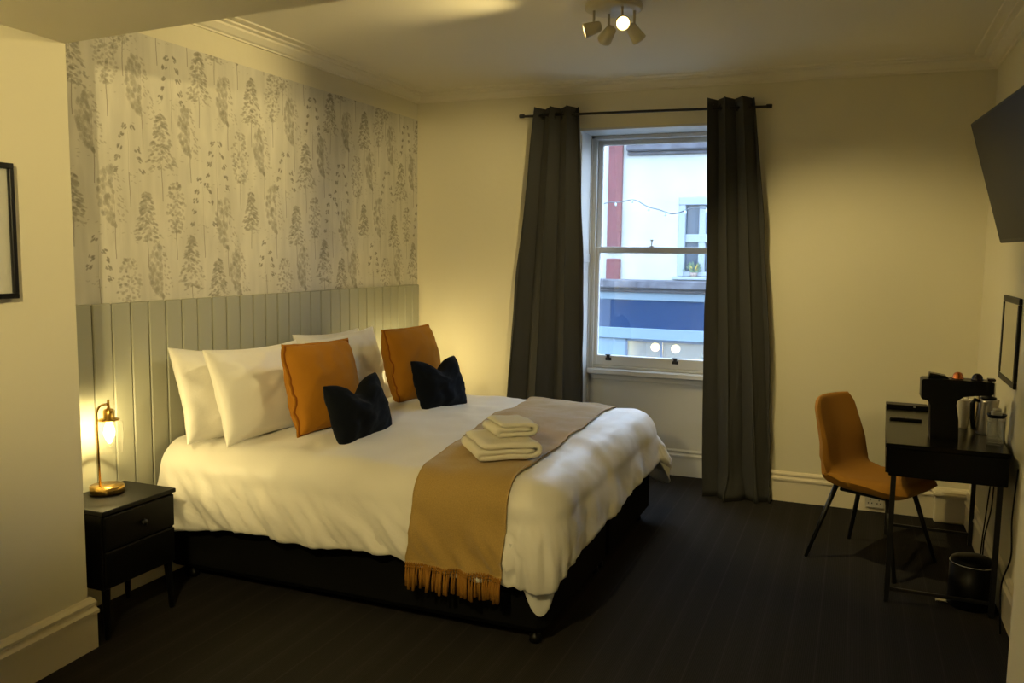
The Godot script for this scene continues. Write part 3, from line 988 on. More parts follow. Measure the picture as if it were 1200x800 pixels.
func fold_path(half: float, levels: Array, first_right: bool) -> Array:
	var p := []
	var right := first_right
	for k in levels.size():
		var y: float = levels[k]
		var a := -half if right else half
		for i in 9: p.append(Vector2(lerpf(a, -a, i / 8.0), y))
		if k < levels.size() - 1:
			var y2: float = levels[k + 1]
			for i in range(1, 6):
				var t := PI * i / 6.0
				var s := 1.0 if right else -1.0
				p.append(Vector2(s * (half + sin(t) * absf(y2 - y) / 2), lerpf(y, y2, (1.0 - cos(t)) / 2)))
		right = not right
	return p

func towels() -> void:
	# profile runs across the fold; depth runs back from the folded end
	var big := st_new(true)
	ribbon(big, fold_path(0.115, [0.034, 0.012, 0.058], false), 0.021, 0.30)
	var yaw := 0.66
	var o := put("bath_towel", fin(big), M.towel, null, Transform3D(Basis(Vector3.UP, yaw), Vector3(1.628, 0.700, 2.270)))
	tag(o, "large folded cream towel lying on the mustard throw", "towel")
	var sm := st_new(true)
	ribbon(sm, fold_path(0.072, [0.030, 0.010, 0.050], false), 0.018, 0.20)
	tag(put("hand_towel", fin(sm), M.towel, null, Transform3D(Basis(Vector3.UP, yaw + 0.05), Vector3(1.640, 0.772, 2.185))), "small folded cream towel stacked on the larger towel", "towel")

# ---------------------------------------------------------------- bedside tables and lamps
func bedside() -> void:
	nightstand(Vector3(0.195, 0, 3.015), "black wooden bedside table with one drawer beside the entrance wall")
	nightstand(Vector3(0.245, 0, 0.375), "black wooden bedside table between the bed and the window wall")
	table_lamp(Vector3(0.135, 0.532, 2.995), 0.0, "brass table lamp with exposed glowing bulb on the bedside table by the entrance wall", 0.16)
	table_lamp(Vector3(0.310, 0.532, 0.490), 0.3, "brass table lamp with exposed glowing bulb in the corner behind the pillows", 0.19)

func nightstand(at: Vector3, label: String) -> void:
	var o := thing("nightstand", label, "bedside table", at, 0.0, "black bedside tables")
	var w := 0.195; var d := 0.148
	put("table_top", box_mesh(Vector3(-d, 0.512, -w), Vector3(d, 0.530, w), 0.003), M.black_wood, o)
	var b := st_new()
	cbox(b, Vector3(-d + 0.006, 0.205, -w + 0.006), Vector3(d - 0.016, 0.511, w - 0.006), 0.003)
	put("body", fin(b), M.black_wood, o)
	var dr := put("drawer", box_mesh(Vector3(d - 0.0158, 0.368, -w + 0.012), Vector3(d - 0.002, 0.505, w - 0.012), 0.003), M.black_wood, o)
	var kn := st_new(true)
	lathe(kn, [Vector2(0, 0), Vector2(0.006, 0), Vector2(0.006, 0.010), Vector2(0.014, 0.014), Vector2(0.014, 0.022), Vector2(0, 0.024)], 16, Transform3D(Basis(Vector3.BACK, -PI / 2), Vector3(d - 0.002, 0.436, 0)))
	put("knob", fin(kn), M.black_metal, dr)
	put("drawer", box_mesh(Vector3(d - 0.0158, 0.212, -w + 0.012), Vector3(d - 0.002, 0.360, w - 0.012), 0.003), M.black_wood, o)
	for x in [-1.0, 1.0]:
		for z in [-1.0, 1.0]:
			var l := st_new()
			tube(l, [Vector3(x * (d - 0.03), 0.206, z * (w - 0.03)), Vector3(x * (d - 0.022), 0.0, z * (w - 0.022))], [0.017, 0.011], 8)
			put("leg", fin(l), M.black_wood, o)

func table_lamp(at: Vector3, turn: float, label: String, energy: float) -> void:
	var o := thing("table_lamp", label, "lamp", at, turn, "brass bedside lamps")
	var st := st_new(true)
	lathe(st, [Vector2(0, 0), Vector2(0.064, 0), Vector2(0.068, 0.003), Vector2(0.068, 0.028), Vector2(0.066, 0.031), Vector2(0, 0.032)], 40)
	put("base", fin(st), M.brass, o)
	var p := []
	p.append(Vector3(-0.0, 0.03, 0.035)); p.append(Vector3(0, 0.34, 0.040))
	for k in range(1, 8):
		var a := PI / 2 * k / 7
		p.append(Vector3(0, 0.34 + 0.035 * sin(a), 0.040 - 0.035 * (1 - cos(a))))
	p.append(Vector3(0, 0.375, -0.022))
	st = st_new(true)
	tube(st, p, 0.0048, 10)
	put("stem", fin(st), M.brass, o)
	st = st_new(true)
	var cx := Transform3D(Basis(), Vector3(0, 0, -0.022))
	lathe(st, [Vector2(0, 0.306), Vector2(0.042, 0.306), Vector2(0.042, 0.310), Vector2(0.022, 0.314), Vector2(0.022, 0.345), Vector2(0.018, 0.352), Vector2(0.006, 0.356), Vector2(0.005, 0.392), Vector2(0, 0.393)], 28, cx)
	put("socket", fin(st), M.brass, o)
	st = st_new(true)
	lathe(st, [Vector2(0, 0.205), Vector2(0.006, 0.206), Vector2(0.011, 0.213), Vector2(0.014, 0.222), Vector2(0.022, 0.240), Vector2(0.024, 0.255), Vector2(0.021, 0.272), Vector2(0.014, 0.290), Vector2(0.012, 0.306), Vector2(0, 0.307)], 20, cx)
	put("bulb", fin(st), M.glow, o)
	st = st_new(true)
	lathe(st, [Vector2(0.0545, 0.170), Vector2(0.056, 0.170), Vector2(0.056, 0.290), Vector2(0.050, 0.302), Vector2(0.040, 0.3055), Vector2(0.040, 0.3045), Vector2(0.049, 0.300), Vector2(0.0545, 0.289), Vector2(0.0545, 0.170)], 36, cx)
	put("glass_shade", fin(st), M.bulb_glass, o)
	var l := OmniLight3D.new()
	l.name = "bulb_light"
	o.add_child(l)
	l.omni_range = 9.0
	l.omni_attenuation = 2.0
	lamp_light(l, energy, Vector3(0, 0.250, -0.022), 0.02)

# ---------------------------------------------------------------- curtains
func curtain_mesh(xa: float, xb: float, ya: float, yb: float, folds: float, ph: float, y_top: float, y_bot: float, sd: float) -> ArrayMesh:
	var st := st_new(true)
	var f := func(u, v, off):
		var sp: float = smoothstep(0.0, 1.0, v)
		var x0 := lerpf(xa, ya, pow(v, 0.9)); var x1 := lerpf(xb, yb, pow(v, 0.9))
		var wob: float = noise.get_noise_2d(u * 3.0 + sd, v * 1.5) * (0.03 + 0.06 * v)
		var a: float = u * TAU * folds + ph + wob * 10.0
		var amp: float = lerpf(0.036, 0.052, sp)
		var x: float = lerpf(x0, x1, u) + 0.012 * sin(a * 2.0) * (1.0 + v) + wob * 0.3
		var z: float = 0.10 + amp * sin(a) + noise.get_noise_2d(u * 6.0 + sd + 40.0, v * 3.0) * 0.018 * v
		var y: float = lerpf(y_top + 0.006 * sin(a), y_bot, v)
		var pool: float = smoothstep(0.93, 1.0, v)
		z += pool * (0.035 + 0.03 * sin(u * 9.0 + sd)); x += pool * 0.02 * sin(u * 13.0)
		y = maxf(y, y_bot)
		var dz: float = cos(a)
		return Vector3(x - dz * off * 0.5, y, z + off)
	grid(st, 170, 60, func(u, v): return f.call(u, 1.0 - v, 0.003), Vector2(3, 3))
	grid(st, 170, 60, func(u, v): return f.call(u, v, -0.003), Vector2(3, 3))
	for e in [0.0, 1.0]:
		grid(st, 1, 60, func(u, v): return f.call(e, v, lerpf(-0.003, 0.003, u)), Vector2.ONE)
		grid(st, 170, 1, func(u, v): return f.call(u, e, lerpf(-0.003, 0.003, v)), Vector2.ONE)
	return fin(st)

func curtains() -> void:
	var l := thing("curtain", "charcoal eyelet curtain drawn back on the bed side of the window", "curtain", Vector3(0, 0, 0), 0.0, "charcoal eyelet curtains")
	put("drape", curtain_mesh(0.945, 1.27, 0.72, 1.375, 2.9, 0.4, 2.535, 0.004, 2.0), M.curtain, l)
	var r := thing("curtain", "charcoal eyelet curtain drawn back on the desk side of the window", "curtain", Vector3(0, 0, 0), 0.0, "charcoal eyelet curtains")
	put("drape", curtain_mesh(2.125, 2.40, 2.19, 2.625, 2.6, 2.2, 2.535, 0.004, 17.0), M.curtain, r)
	var ey := st_new(true)
	var ring := []
	for k in 17:
		var a := TAU * k / 16
		ring.append(Vector3(0, sin(a) * 0.020, cos(a) * 0.020))
	tube(ey, ring, 0.0035, 6)
	var em := fin(ey)
	for k in 7: put("eyelet", em, M.black_metal, l, Transform3D(Basis(), Vector3(0.965 + k * 0.0464, 2.482, 0.10)))
	for k in 6: put("eyelet", em, M.black_metal, r, Transform3D(Basis(), Vector3(2.145 + k * 0.046, 2.482, 0.10)))
	var o := thing("curtain_rod", "thin black curtain rod with small end caps above the window", "curtain rod", Vector3(1.672, 2.482, 0.10))
	var st := st_new(true)
	tube(st, [Vector3(-0.80, 0.006, 0), Vector3(0, 0, 0), Vector3(0.80, -0.010, 0)], 0.0085, 12)
	put("rod", fin(st), M.black_metal, o)
	for s in [-1.0, 1.0]:
		var c := st_new(true)
		lathe(c, [Vector2(0, 0), Vector2(0.012, 0), Vector2(0.0135, 0.004), Vector2(0.0135, 0.030), Vector2(0.011, 0.035), Vector2(0, 0.036)], 16, Transform3D(Basis(Vector3.BACK, -s * PI / 2), Vector3(s * 0.795, -s * 0.008, 0)))
		put("end_cap", fin(c), M.black_metal, o)
		var b := st_new()
		cbox(b, Vector3(s * 0.62 - 0.006, -0.030, -0.0985), Vector3(s * 0.62 + 0.006, -0.014, 0.006), 0.002)
		cbox(b, Vector3(s * 0.62 - 0.014, -0.050, -0.0995), Vector3(s * 0.62 + 0.014, 0.020, -0.094), 0.002)
		put("bracket", fin(b), M.black_metal, o)

# ---------------------------------------------------------------- desk corner
func desk_corner() -> void:
	var o := thing("desk", "black writing desk with drawer and slim legs against the right wall", "desk", Vector3(3.220, 0, 0.4404), -0.0277)
	var dx := 0.490; var dz := 1.085
	var top := 0.738
	put("desk_top", box_mesh(Vector3(0, top - 0.02, 0), Vector3(dx, top, dz), 0.003), M.desk, o)
	put("body", box_mesh(Vector3(0.018, 0.590, 0.006), Vector3(dx - 0.004, top - 0.0205, dz - 0.006), 0.003), M.desk, o)
	for k in 2:
		var d := put("drawer", box_mesh(Vector3(0.004, 0.600, 0.02 + k * 0.53), Vector3(0.0178, top - 0.03, 0.535 + k * 0.53), 0.002), M.desk, o)
		put("handle", box_mesh(Vector3(0.001, 0.690, 0.20 + k * 0.53), Vector3(0.0045, 0.702, 0.355 + k * 0.53), 0.001), M.black_metal, d)
	for x in [0.040, dx - 0.03]:
		for z in [0.03, dz - 0.03]:
			var l := st_new()
			cbox(l, Vector3(x - 0.011, 0, z - 0.011), Vector3(x + 0.011, 0.5895, z + 0.011), 0.002)
			put("leg", fin(l), M.black_metal, o)
	put("stretcher", box_mesh(Vector3(0.051, 0.055, dz - 0.038), Vector3(dx - 0.041, 0.070, dz - 0.023), 0.002), M.black_metal, o)
	put("stretcher", box_mesh(Vector3(0.051, 0.055, 0.022), Vector3(dx - 0.041, 0.070, 0.037), 0.002), M.black_metal, o)
	# chair
	chair(Vector3(3.17, 0, 0.94), 0.48)
	# coffee machine: side outline along x, thickness along z
	var c := thing("coffee_machine", "black pod coffee machine with long arm on the desk", "coffee machine", Vector3(3.33, top, 1.30))
	var prof := PackedVector2Array([Vector2(0.050, 0.0), Vector2(0.165, 0.0), Vector2(0.160, 0.10), Vector2(0.148, 0.165), Vector2(0.150, 0.185), Vector2(0.175, 0.205), Vector2(0.215, 0.212), Vector2(0.285, 0.220), Vector2(0.292, 0.228), Vector2(0.292, 0.274), Vector2(0.286, 0.278), Vector2(0.09, 0.280), Vector2(0.006, 0.276), Vector2(0.0, 0.268), Vector2(0.002, 0.190), Vector2(0.008, 0.183), Vector2(0.030, 0.178), Vector2(0.042, 0.160)])
	var st := st_new()
	extrude(st, prof, Transform3D(), -0.055, 0.055)
	put("body", fin(st), M.black_plastic, c)
	st = st_new()
	extrude(st, PackedVector2Array([Vector2(0.03, 0.2795), Vector2(0.115, 0.280), Vector2(0.100, 0.293), Vector2(0.070, 0.298), Vector2(0.034, 0.302)]), Transform3D(), -0.030, 0.030)
	put("lever", fin(st), M.black_plastic, c)
	put("chrome_end", box_mesh(Vector3(0.2925, 0.215, -0.045), Vector3(0.300, 0.275, 0.045), 0.002), M.chrome, c)
	st = st_new()
	cbox(st, Vector3(0.270, 0.2785, -0.02), Vector3(0.302, 0.290, 0.02), 0.003)
	put("tank_lid", fin(st), M.plum, c)
	var cap := [Vector2(0, 0), Vector2(0.026, 0), Vector2(0.026, 0.003), Vector2(0.023, 0.006), Vector2(0.021, 0.018), Vector2(0.015, 0.026), Vector2(0.007, 0.030), Vector2(0, 0.031)]
	st = st_new(true); lathe(st, cap, 20)
	var cm := fin(st)
	tag(put("coffee_capsule", cm, M.copper, null, Transform3D(Basis(), Vector3(3.482, top + 0.2805, 1.30))), "shiny copper coffee capsule on top of the coffee machine", "capsule", "coffee capsules")
	tag(put("coffee_capsule", cm, M.plum, null, Transform3D(Basis(), Vector3(3.560, top + 0.2785, 1.30))), "dark plum coffee capsule on top of the coffee machine", "capsule", "coffee capsules")
	# cup with spoons
	var cup := thing("paper_cup", "white tapered cup holding small spoons below the coffee machine arm", "cup", Vector3(3.545, top, 0.98))
	st = st_new(true)
	lathe(st, [Vector2(0, 0), Vector2(0.026, 0), Vector2(0.028, 0.004), Vector2(0.037, 0.138), Vector2(0.039, 0.142), Vector2(0.036, 0.144), Vector2(0.034, 0.138), Vector2(0.026, 0.008), Vector2(0, 0.007)], 28)
	put("body", fin(st), M.porcelain, cup)
	for k in 3:
		var s := thing("teaspoon", ["steel teaspoon standing bowl up in the white cup, leaning to the wall", "steel teaspoon standing upright in the middle of the white cup", "steel teaspoon standing bowl up in the white cup, leaning to the room"][k], "spoon", Vector3(3.545, top + 0.009, 0.98), 0.0, "teaspoons in the white cup")
		st = st_new(true)
		var lean := Vector3([0.021, 0.002, -0.022][k], 0.150, [0.012, -0.018, 0.010][k])
		tube(st, [Vector3.ZERO, lean], [0.002, 0.002], 6)
		put("handle", fin(st), M.chrome, s)
		st = st_new(true)
		lathe(st, [Vector2(0, -0.016), Vector2(0.006, -0.012), Vector2(0.0095, 0), Vector2(0.008, 0.010), Vector2(0, 0.016)], 12, Transform3D(Basis().scaled(Vector3(1, 1, 0.35)), lean + Vector3(0, 0.012, 0)))
		put("bowl", fin(st), M.chrome, s)
	# sachets leaning in a row
	var cols := [Color(0.72, 0.66, 0.50), Color(0.30, 0.27, 0.22), Color(0.80, 0.76, 0.66), Color(0.22, 0.20, 0.18), Color(0.78, 0.74, 0.62)]
	var names := ["tan stick sachet", "dark brown stick sachet", "pale cream stick sachet", "black stick sachet", "ivory stick sachet"]
	for k in 5:
		st = st_new()
		cbox(st, Vector3(-0.0035, 0, -0.028), Vector3(0.0035, 0.162, 0.028), 0.003)
		tag(put("sachet", fin(st), mat(cols[k], 0.6), null, Transform3D(Basis(Vector3.BACK, -0.10), Vector3(3.590 + k * 0.0078, top + 0.001, 0.985))), names[k] + " leaning beside the kettle on the desk", "sachet", "drink sachets by the kettle")
	# kettle
	var k := thing("kettle", "brushed steel kettle with black handle on the desk by the wall", "kettle", Vector3(3.640, top, 1.085))
	st = st_new(true)
	lathe(st, [Vector2(0, 0), Vector2(0.046, 0), Vector2(0.048, 0.004), Vector2(0.047, 0.02), Vector2(0.040, 0.150), Vector2(0.036, 0.162), Vector2(0, 0.164)], 36)
	put("body", fin(st), M.steel, k)
	st = st_new(true)
	lathe(st, [Vector2(0, 0.1645), Vector2(0.034, 0.1645), Vector2(0.033, 0.174), Vector2(0.012, 0.180), Vector2(0.010, 0.190), Vector2(0, 0.192)], 28)
	put("lid", fin(st), M.black_plastic, k)
	st = st_new(true)
	tube(st, [Vector3(-0.036, 0.150, 0.004), Vector3(-0.058, 0.160, 0.010), Vector3(-0.068, 0.140, 0.012), Vector3(-0.066, 0.07, 0.012), Vector3(-0.058, 0.025, 0.010), Vector3(-0.047, 0.018, 0.004)], [0.008, 0.010, 0.011, 0.011, 0.010, 0.008], 10)
	put("handle", fin(st), M.black_plastic, k)
	st = st_new(true)
	tube(st, [Vector3(0.030, 0.128, -0.018), Vector3(0.040, 0.150, -0.028), Vector3(0.044, 0.158, -0.032)], [0.014, 0.010, 0.008], 10)
	put("spout", fin(st), M.steel, k)
	# glasses
	for q in [[Vector3(3.655, top, 1.245), "clear glass tumbler on the desk next to the kettle"], [Vector3(3.640, top, 1.345), "clear glass tumbler on the desk near the coffee machine's end"]]:
		st = st_new(true)
		lathe(st, [Vector2(0, 0), Vector2(0.030, 0), Vector2(0.032, 0.003), Vector2(0.036, 0.105), Vector2(0.0345, 0.105), Vector2(0.030, 0.010), Vector2(0, 0.009)], 28)
		tag(put("tumbler", fin(st), M.glass, null, Transform3D(Basis(), q[0])), q[1], "glass", "tumblers on the desk")
	# white sachet holder on the wall side
	var hd := thing("condiment_dish", "small black dish of pale sachets resting on a glass tumbler by the wall", "dish", Vector3(3.655, top + 0.1055, 1.245))
	st = st_new(true)
	lathe(st, [Vector2(0, 0), Vector2(0.034, 0), Vector2(0.042, 0.016), Vector2(0.040, 0.016), Vector2(0.033, 0.004), Vector2(0, 0.004)], 24)
	put("dish", fin(st), M.black_plastic, hd)
	st = st_new()
	cbox(st, Vector3(-0.022, 0.0045, -0.020), Vector3(0.020, 0.030, 0.016), 0.005)
	cbox(st, Vector3(-0.016, 0.030, -0.014), Vector3(0.018, 0.042, 0.018), 0.004)
	put("sachets", fin(st), M.porcelain, hd)
	# flat things on the desk top
	var mb := thing("media_box", "slim black box with a small white light at the far end of the desk", "box", Vector3(3.325, top, 0.50))
	put("case", box_mesh(Vector3(-0.105, 0, -0.045), Vector3(0.105, 0.022, 0.045), 0.003), M.black_plastic, mb)
	put("indicator_light", box_mesh(Vector3(0.030, 0.012, 0.0445), Vector3(0.042, 0.017, 0.0465), 0.001), M.porcelain, mb)
	var rc := thing("remote_control", "thin black remote control lying across the desk top", "remote control", Vector3(3.300, top, 0.90))
	put("case", box_mesh(Vector3(-0.075, 0, -0.019), Vector3(0.075, 0.013, 0.019), 0.004), M.black_plastic, rc)
	for i in 5: put("button", box_mesh(Vector3(-0.055 + i * 0.02, 0.0125, -0.008), Vector3(-0.043 + i * 0.02, 0.0145, 0.008), 0.001), M.black_metal, rc)
	# bin
	var bn := thing("waste_bin", "black round pedal bin with thin chrome rim under the desk", "bin", Vector3(3.583, 0, 1.385))
	st = st_new(true)
	lathe(st, [Vector2(0, 0), Vector2(0.094, 0), Vector2(0.096, 0.004), Vector2(0.093, 0.195), Vector2(0, 0.196)], 40)
	put("body", fin(st), M.black_plastic, bn)
	st = st_new(true)
	lathe(st, [Vector2(0.092, 0.196), Vector2(0.0955, 0.196), Vector2(0.096, 0.200), Vector2(0.0945, 0.203), Vector2(0.092, 0.203)], 40)
	put("rim", fin(st), M.chrome, bn)
	st = st_new(true)
	lathe(st, [Vector2(0, 0.1965), Vector2(0.0915, 0.1965), Vector2(0.088, 0.214), Vector2(0.06, 0.226), Vector2(0, 0.230)], 40)
	put("lid", fin(st), M.black_plastic, bn)
	st = st_new()
	cbox(st, Vector3(-0.145, 0.010, 0.015), Vector3(-0.090, 0.016, 0.050), 0.003)
	put("pedal", fin(st), M.chrome, bn)
	# cables from the desk to the floor
	var paths := [[Vector3(3.690, 0.72, 0.95), Vector3(3.688, 0.45, 0.97), Vector3(3.670, 0.2, 0.98), Vector3(3.660, 0.008, 1.00)],
		[Vector3(3.690, 0.72, 1.10), Vector3(3.686, 0.40, 1.08), Vector3(3.660, 0.22, 1.10), Vector3(3.655, 0.008, 1.12)],
		[Vector3(3.690, 0.70, 1.64), Vector3(3.688, 0.48, 1.60), Vector3(3.684, 0.33, 1.66), Vector3(3.664, 0.19, 1.62), Vector3(3.660, 0.008, 1.70)]]
	var cl := ["black power cable hanging straight down behind the desk near the kettle", "black power cable hanging behind the desk below the tumblers", "black power cable looping down the right wall past the desk end"]
	for i in 3:
		var cv := Curve3D.new()
		for j in paths[i].size():
			var pr: Vector3 = (paths[i][mini(j + 1, paths[i].size() - 1)] - paths[i][maxi(j - 1, 0)]) / 6.0
			cv.add_point(paths[i][j], -pr, pr)
		st = st_new(true)
		tube(st, Array(cv.tessellate(4, 3)), 0.0035, 6)
		tag(put("power_cable", fin(st), M.black_plastic), cl[i], "cable", "cables behind the desk")

func chair(at: Vector3, turn: float) -> void:    # local +x is the way the chair faces
	var o := thing("dining_chair", "mustard velvet chair with black splayed legs pulled up to the desk", "chair", at, -turn)
	# one padded shell: seat and back, swept sideways
	var mid := [Vector2(0.238, 0.405), Vector2(0.248, 0.437), Vector2(0.228, 0.460), Vector2(0.16, 0.466), Vector2(0.06, 0.456), Vector2(-0.03, 0.450), Vector2(-0.095, 0.458), Vector2(-0.135, 0.492), Vector2(-0.162, 0.555), Vector2(-0.198, 0.66), Vector2(-0.236, 0.765), Vector2(-0.258, 0.826), Vector2(-0.272, 0.838), Vector2(-0.289, 0.832), Vector2(-0.294, 0.80), Vector2(-0.268, 0.70), Vector2(-0.238, 0.58), Vector2(-0.212, 0.48), Vector2(-0.178, 0.415), Vector2(-0.120, 0.385), Vector2(-0.03, 0.374), Vector2(0.08, 0.374), Vector2(0.18, 0.378), Vector2(0.238, 0.405)]
	var cv := Curve2D.new()
	for i in mid.size():
		var t: Vector2 = (mid[(i + 1) % (mid.size() - 1)] - mid[(i + mid.size() - 2) % (mid.size() - 1)]) / 6.0
		cv.add_point(mid[i], -t, t)
	var pts := cv.tessellate_even_length(4, 0.018)
	var n := pts.size() - 1
	var cen := func(p: Vector2) -> Vector2:
		if p.y > 0.53: return Vector2(lerpf(-0.190, -0.278, (p.y - 0.53) / 0.3), p.y)
		if p.x > -0.08: return Vector2(p.x, 0.418)
		return Vector2(-0.160, 0.450)
	var f := func(u, v):
		var p: Vector2 = pts[int(round(u * n)) % n]
		var w: float = 2.0 * v - 1.0
		var edge: float = pow(absf(w), 6.0)
		var c: Vector2 = cen.call(p)
		var half := 0.215
		if p.y > 0.53: half = lerpf(0.222, 0.190, clampf((p.y - 0.53) / 0.3, 0, 1))
		if p.y > 0.76: half -= 0.05 * pow((p.y - 0.76) / 0.08, 2.0)
		if p.x > 0.12: half -= 0.045 * pow((p.x - 0.12) / 0.12, 2.0)
		var q := p.lerp(c, 1.0 - sqrt(maxf(0.0, 1.0 - edge)) if absf(w) < 1.0 else 1.0)
		var curl := 0.035 * pow(absf(w), 2.5)
		var up: float = clampf((p.y - 0.45) / 0.15, 0.0, 1.0)
		return Vector3(q.x + curl * up, q.y + curl * 0.55 * (1.0 - up) * smoothstep(0.25, 0.0, absf(p.x)), w * half)
	var st := st_new(true)
	grid(st, n, 28, f, Vector2(4, 2))
	put("seat_shell", fin(st), M.chair, o)
	st = st_new()
	cbox(st, Vector3(-0.12, 0.362, -0.13), Vector3(0.13, 0.380, 0.13), 0.004)
	put("seat_frame", fin(st), M.black_metal, o)
	for x in [-1.0, 1.0]:
		for z in [-1.0, 1.0]:
			st = st_new(true)
			tube(st, [Vector3(x * 0.135, 0.388, z * 0.135), Vector3(x * 0.235, 0.0, z * 0.225)], [0.0135, 0.0095], 12)
			put("leg", fin(st), M.black_metal, o)

# ---------------------------------------------------------------- ceiling lights
func spot_fixture(at: Vector3, label: String, heads: Array) -> void:
	var o := thing("ceiling_spotlight", label, "ceiling light", at)
	var st := st_new(true)
	lathe(st, [Vector2(0, -0.028), Vector2(0.120, -0.028), Vector2(0.130, -0.022), Vector2(0.130, 0.0), Vector2(0, 0.0)], 40)
	put("ceiling_plate", fin(st), M.cream_metal, o)
	for h in heads:
		var p: Vector3 = h[0]
		var d: Vector3 = (h[1] as Vector3).normalized()
		var back := p - d * 0.02
		var a := st_new(true)
		tube(a, [Vector3(p.x, -0.026, p.z), Vector3(p.x, p.y + 0.005, p.z)], 0.006, 8)
		put("arm", fin(a), M.cream_metal, o)
		var up := Vector3.UP if absf(d.y) < 0.95 else Vector3.RIGHT
		var bx := up.cross(d).normalized()
		var bas := Basis(bx, d, bx.cross(d))
		var t := Transform3D(bas, p - d * 0.035)
		a = st_new(true)
		lathe(a, [Vector2(0, 0), Vector2(0.018, 0.0), Vector2(0.024, 0.006), Vector2(0.034, 0.075), Vector2(0.034, 0.082), Vector2(0.031, 0.082), Vector2(0.0295, 0.072), Vector2(0.020, 0.030), Vector2(0, 0.028)], 24, t)
		var head := put("lamp_head", fin(a), M.cream_metal, o)
		a = st_new(true)
		lathe(a, [Vector2(0, 0.074), Vector2(0.029, 0.074), Vector2(0.028, 0.078), Vector2(0.016, 0.080), Vector2(0, 0.081)], 20, t)
		put("bulb", fin(a), M.glow, head)
		var l := SpotLight3D.new()
		l.name = "bulb_light"
		o.add_child(l)
		lamp_light(l, h[2], p + d * 0.055, 0.025)
		l.spot_range = 10.0
		l.spot_attenuation = 2.0
		l.spot_angle = h[3]
		l.spot_angle_attenuation = 0.8
		l.look_at_from_position(at + p + d * 0.055, at + p + d * 2.0, up)

func ceiling_lights() -> void:      # each head: place, aim, energy, half angle of its beam
	spot_fixture(Vector3(1.935, H, 1.70), "cream four-headed spotlight on the ceiling above the bed", [
		[Vector3(-0.085, -0.105, 0.03), Vector3(-0.92, -0.30, 0.34), 2.0, 40.0],
		[Vector3(-0.035, -0.115, -0.045), Vector3(-1.45, -1.05, -1.50), 1.5, 33.0],
		[Vector3(0.055, -0.095, 0.055), Vector3(0.40, -0.45, 1.0), 1.4, 45.0],
		[Vector3(0.090, -0.120, -0.03), Vector3(1.20, -1.95, -1.55), 2.3, 38.0]])
	spot_fixture(Vector3(1.95, 2.30, 5.3), "cream four-headed spotlight on the low ceiling at the entrance end", [
		[Vector3(-0.085, -0.105, 0.03), Vector3(-1.54, -0.33, -1.7), 4.6, 34.0],
		[Vector3(-0.035, -0.115, -0.055), Vector3(-0.15, -1.70, -2.6), 3.0, 32.0],
		[Vector3(0.055, -0.095, 0.055), Vector3(0.4, -0.7, 0.7), 1.0, 45.0],
		[Vector3(0.090, -0.120, -0.03), Vector3(0.6, -0.8, 0.2), 1.0, 45.0]])

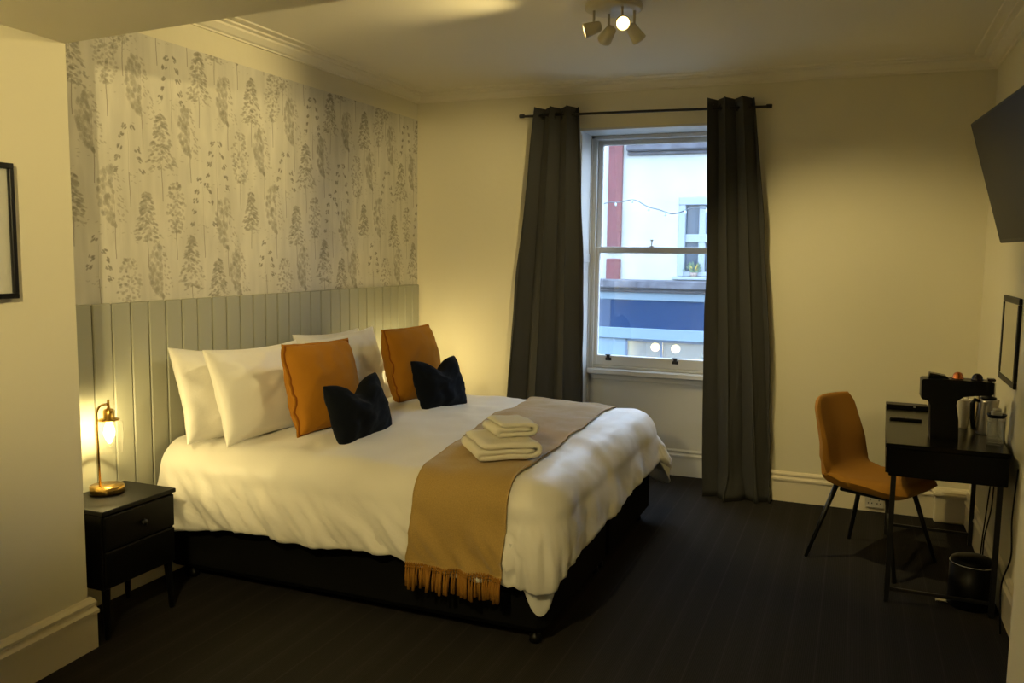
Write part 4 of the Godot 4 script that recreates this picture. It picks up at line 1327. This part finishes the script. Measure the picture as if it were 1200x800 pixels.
# ---------------------------------------------------------------- things on the walls
func small_fittings() -> void:
	# framed picture on the entrance wall; local x runs along the wall towards the camera
	var d := Vector3(0.0715, 0, 1).normalized()
	var out := Vector3(1, 0, -0.0715).normalized()
	var start := Vector3(0.308, 0, 3.264)
	var o := thing("picture_frame", "black framed picture with pale print on the entrance wall", "picture", start + d * 0.268 + Vector3(0, 1.383, 0) + out * 0.002)
	o.transform.basis = Basis(d, Vector3.UP, -out)
	var st := st_new()
	var w := 0.36; var h := 0.458; var b := 0.018
	cbox(st, Vector3(0, 0, -0.026), Vector3(w, b, 0), 0.002)
	cbox(st, Vector3(0, h - b, -0.026), Vector3(w, h, 0), 0.002)
	cbox(st, Vector3(0, b, -0.026), Vector3(b, h - b, 0), 0.002)
	cbox(st, Vector3(w - b, b, -0.026), Vector3(w, h - b, 0), 0.002)
	put("frame", fin(st), M.black_wood, o)
	put("print", box_mesh(Vector3(b, b, -0.012), Vector3(w - b, h - b, -0.002)), mat(Color(0.80, 0.79, 0.76), 0.6), o)
	put("glazing", box_mesh(Vector3(b, b, -0.0165), Vector3(w - b, h - b, -0.0145)), M.glass, o)
	# mirror on the right wall
	o = thing("wall_mirror", "black framed square mirror on the right wall above the desk", "mirror", Vector3(W - 0.001, 0.985, 0.875))
	st = st_new()
	var mw := 0.44; var mh := 0.405; var mb := 0.030
	cbox(st, Vector3(-0.014, 0, 0), Vector3(0, mb, mw), 0.003)
	cbox(st, Vector3(-0.014, mh - mb, 0), Vector3(0, mh, mw), 0.003)
	cbox(st, Vector3(-0.014, mb, 0), Vector3(0, mh - mb, mb), 0.003)
	cbox(st, Vector3(-0.014, mb, mw - mb), Vector3(0, mh - mb, mw), 0.003)
	put("frame", fin(st), M.black_wood, o)
	put("mirror_glass", box_mesh(Vector3(-0.011, mb, mb), Vector3(-0.002, mh - mb, mw - mb)), M.mirror, o)
	# television on a tilting bracket
	o = thing("television", "flat black television tilted down on the right wall above the desk", "television", Vector3(3.453, 2.141, 1.40))
	var along := Vector3(0.07, 0, 1).normalized()
	var down := Vector3(0.145, -0.511, 0.0).normalized()
	var nrm := along.cross(down).normalized()          # towards the wall
	if nrm.x < 0: nrm = -nrm
	var t := Transform3D(Basis(along, -down, nrm), Vector3.ZERO)
	st = st_new()
	cbox(st, Vector3(0, -0.532, 0), Vector3(0.92, 0, 0.022), 0.004, t)
	cbox(st, Vector3(0.12, -0.45, 0.022), Vector3(0.80, -0.10, 0.048), 0.012, t)
	put("case", fin(st), M.black_plastic, o)
	st = st_new()
	cbox(st, Vector3(0.010, -0.516, -0.0015), Vector3(0.91, -0.010, 0.0), 0.0005, t)
	put("screen", fin(st), M.screen, o)
	st = st_new()
	var c := t * Vector3(0.46, -0.30, 0.048)
	cbox(st, Vector3(c.x - 0.005, c.y - 0.04, c.z - 0.03), Vector3(W - 3.453 - 0.02, c.y + 0.0, c.z + 0.03), 0.003)
	cbox(st, Vector3(W - 3.453 - 0.02, c.y - 0.13, c.z - 0.13), Vector3(W - 3.453, c.y + 0.10, c.z + 0.13), 0.003)
	put("bracket", fin(st), M.black_metal, o)
	# double socket in the skirting
	o = thing("wall_socket", "white double power socket in the skirting below the chair", "socket", Vector3(3.205, 0.068, 0.0225))
	put("plate", box_mesh(Vector3(-0.052, -0.043, 0), Vector3(0.052, 0.043, 0.010), 0.003), M.porcelain, o)
	for sx in [-0.025, 0.025]:
		put("switch", box_mesh(Vector3(sx - 0.005, 0.016, 0.010), Vector3(sx + 0.005, 0.030, 0.0135), 0.001), M.porcelain, o)
		for q in [Vector3(0, 0.006, 0), Vector3(-0.010, -0.014, 0), Vector3(0.010, -0.014, 0)]:
			put("pin_hole", box_mesh(Vector3(sx - 0.003, -0.004, 0.0095), Vector3(sx + 0.003, 0.004, 0.0103)), M.black_plastic, o, Transform3D(Basis(), q))
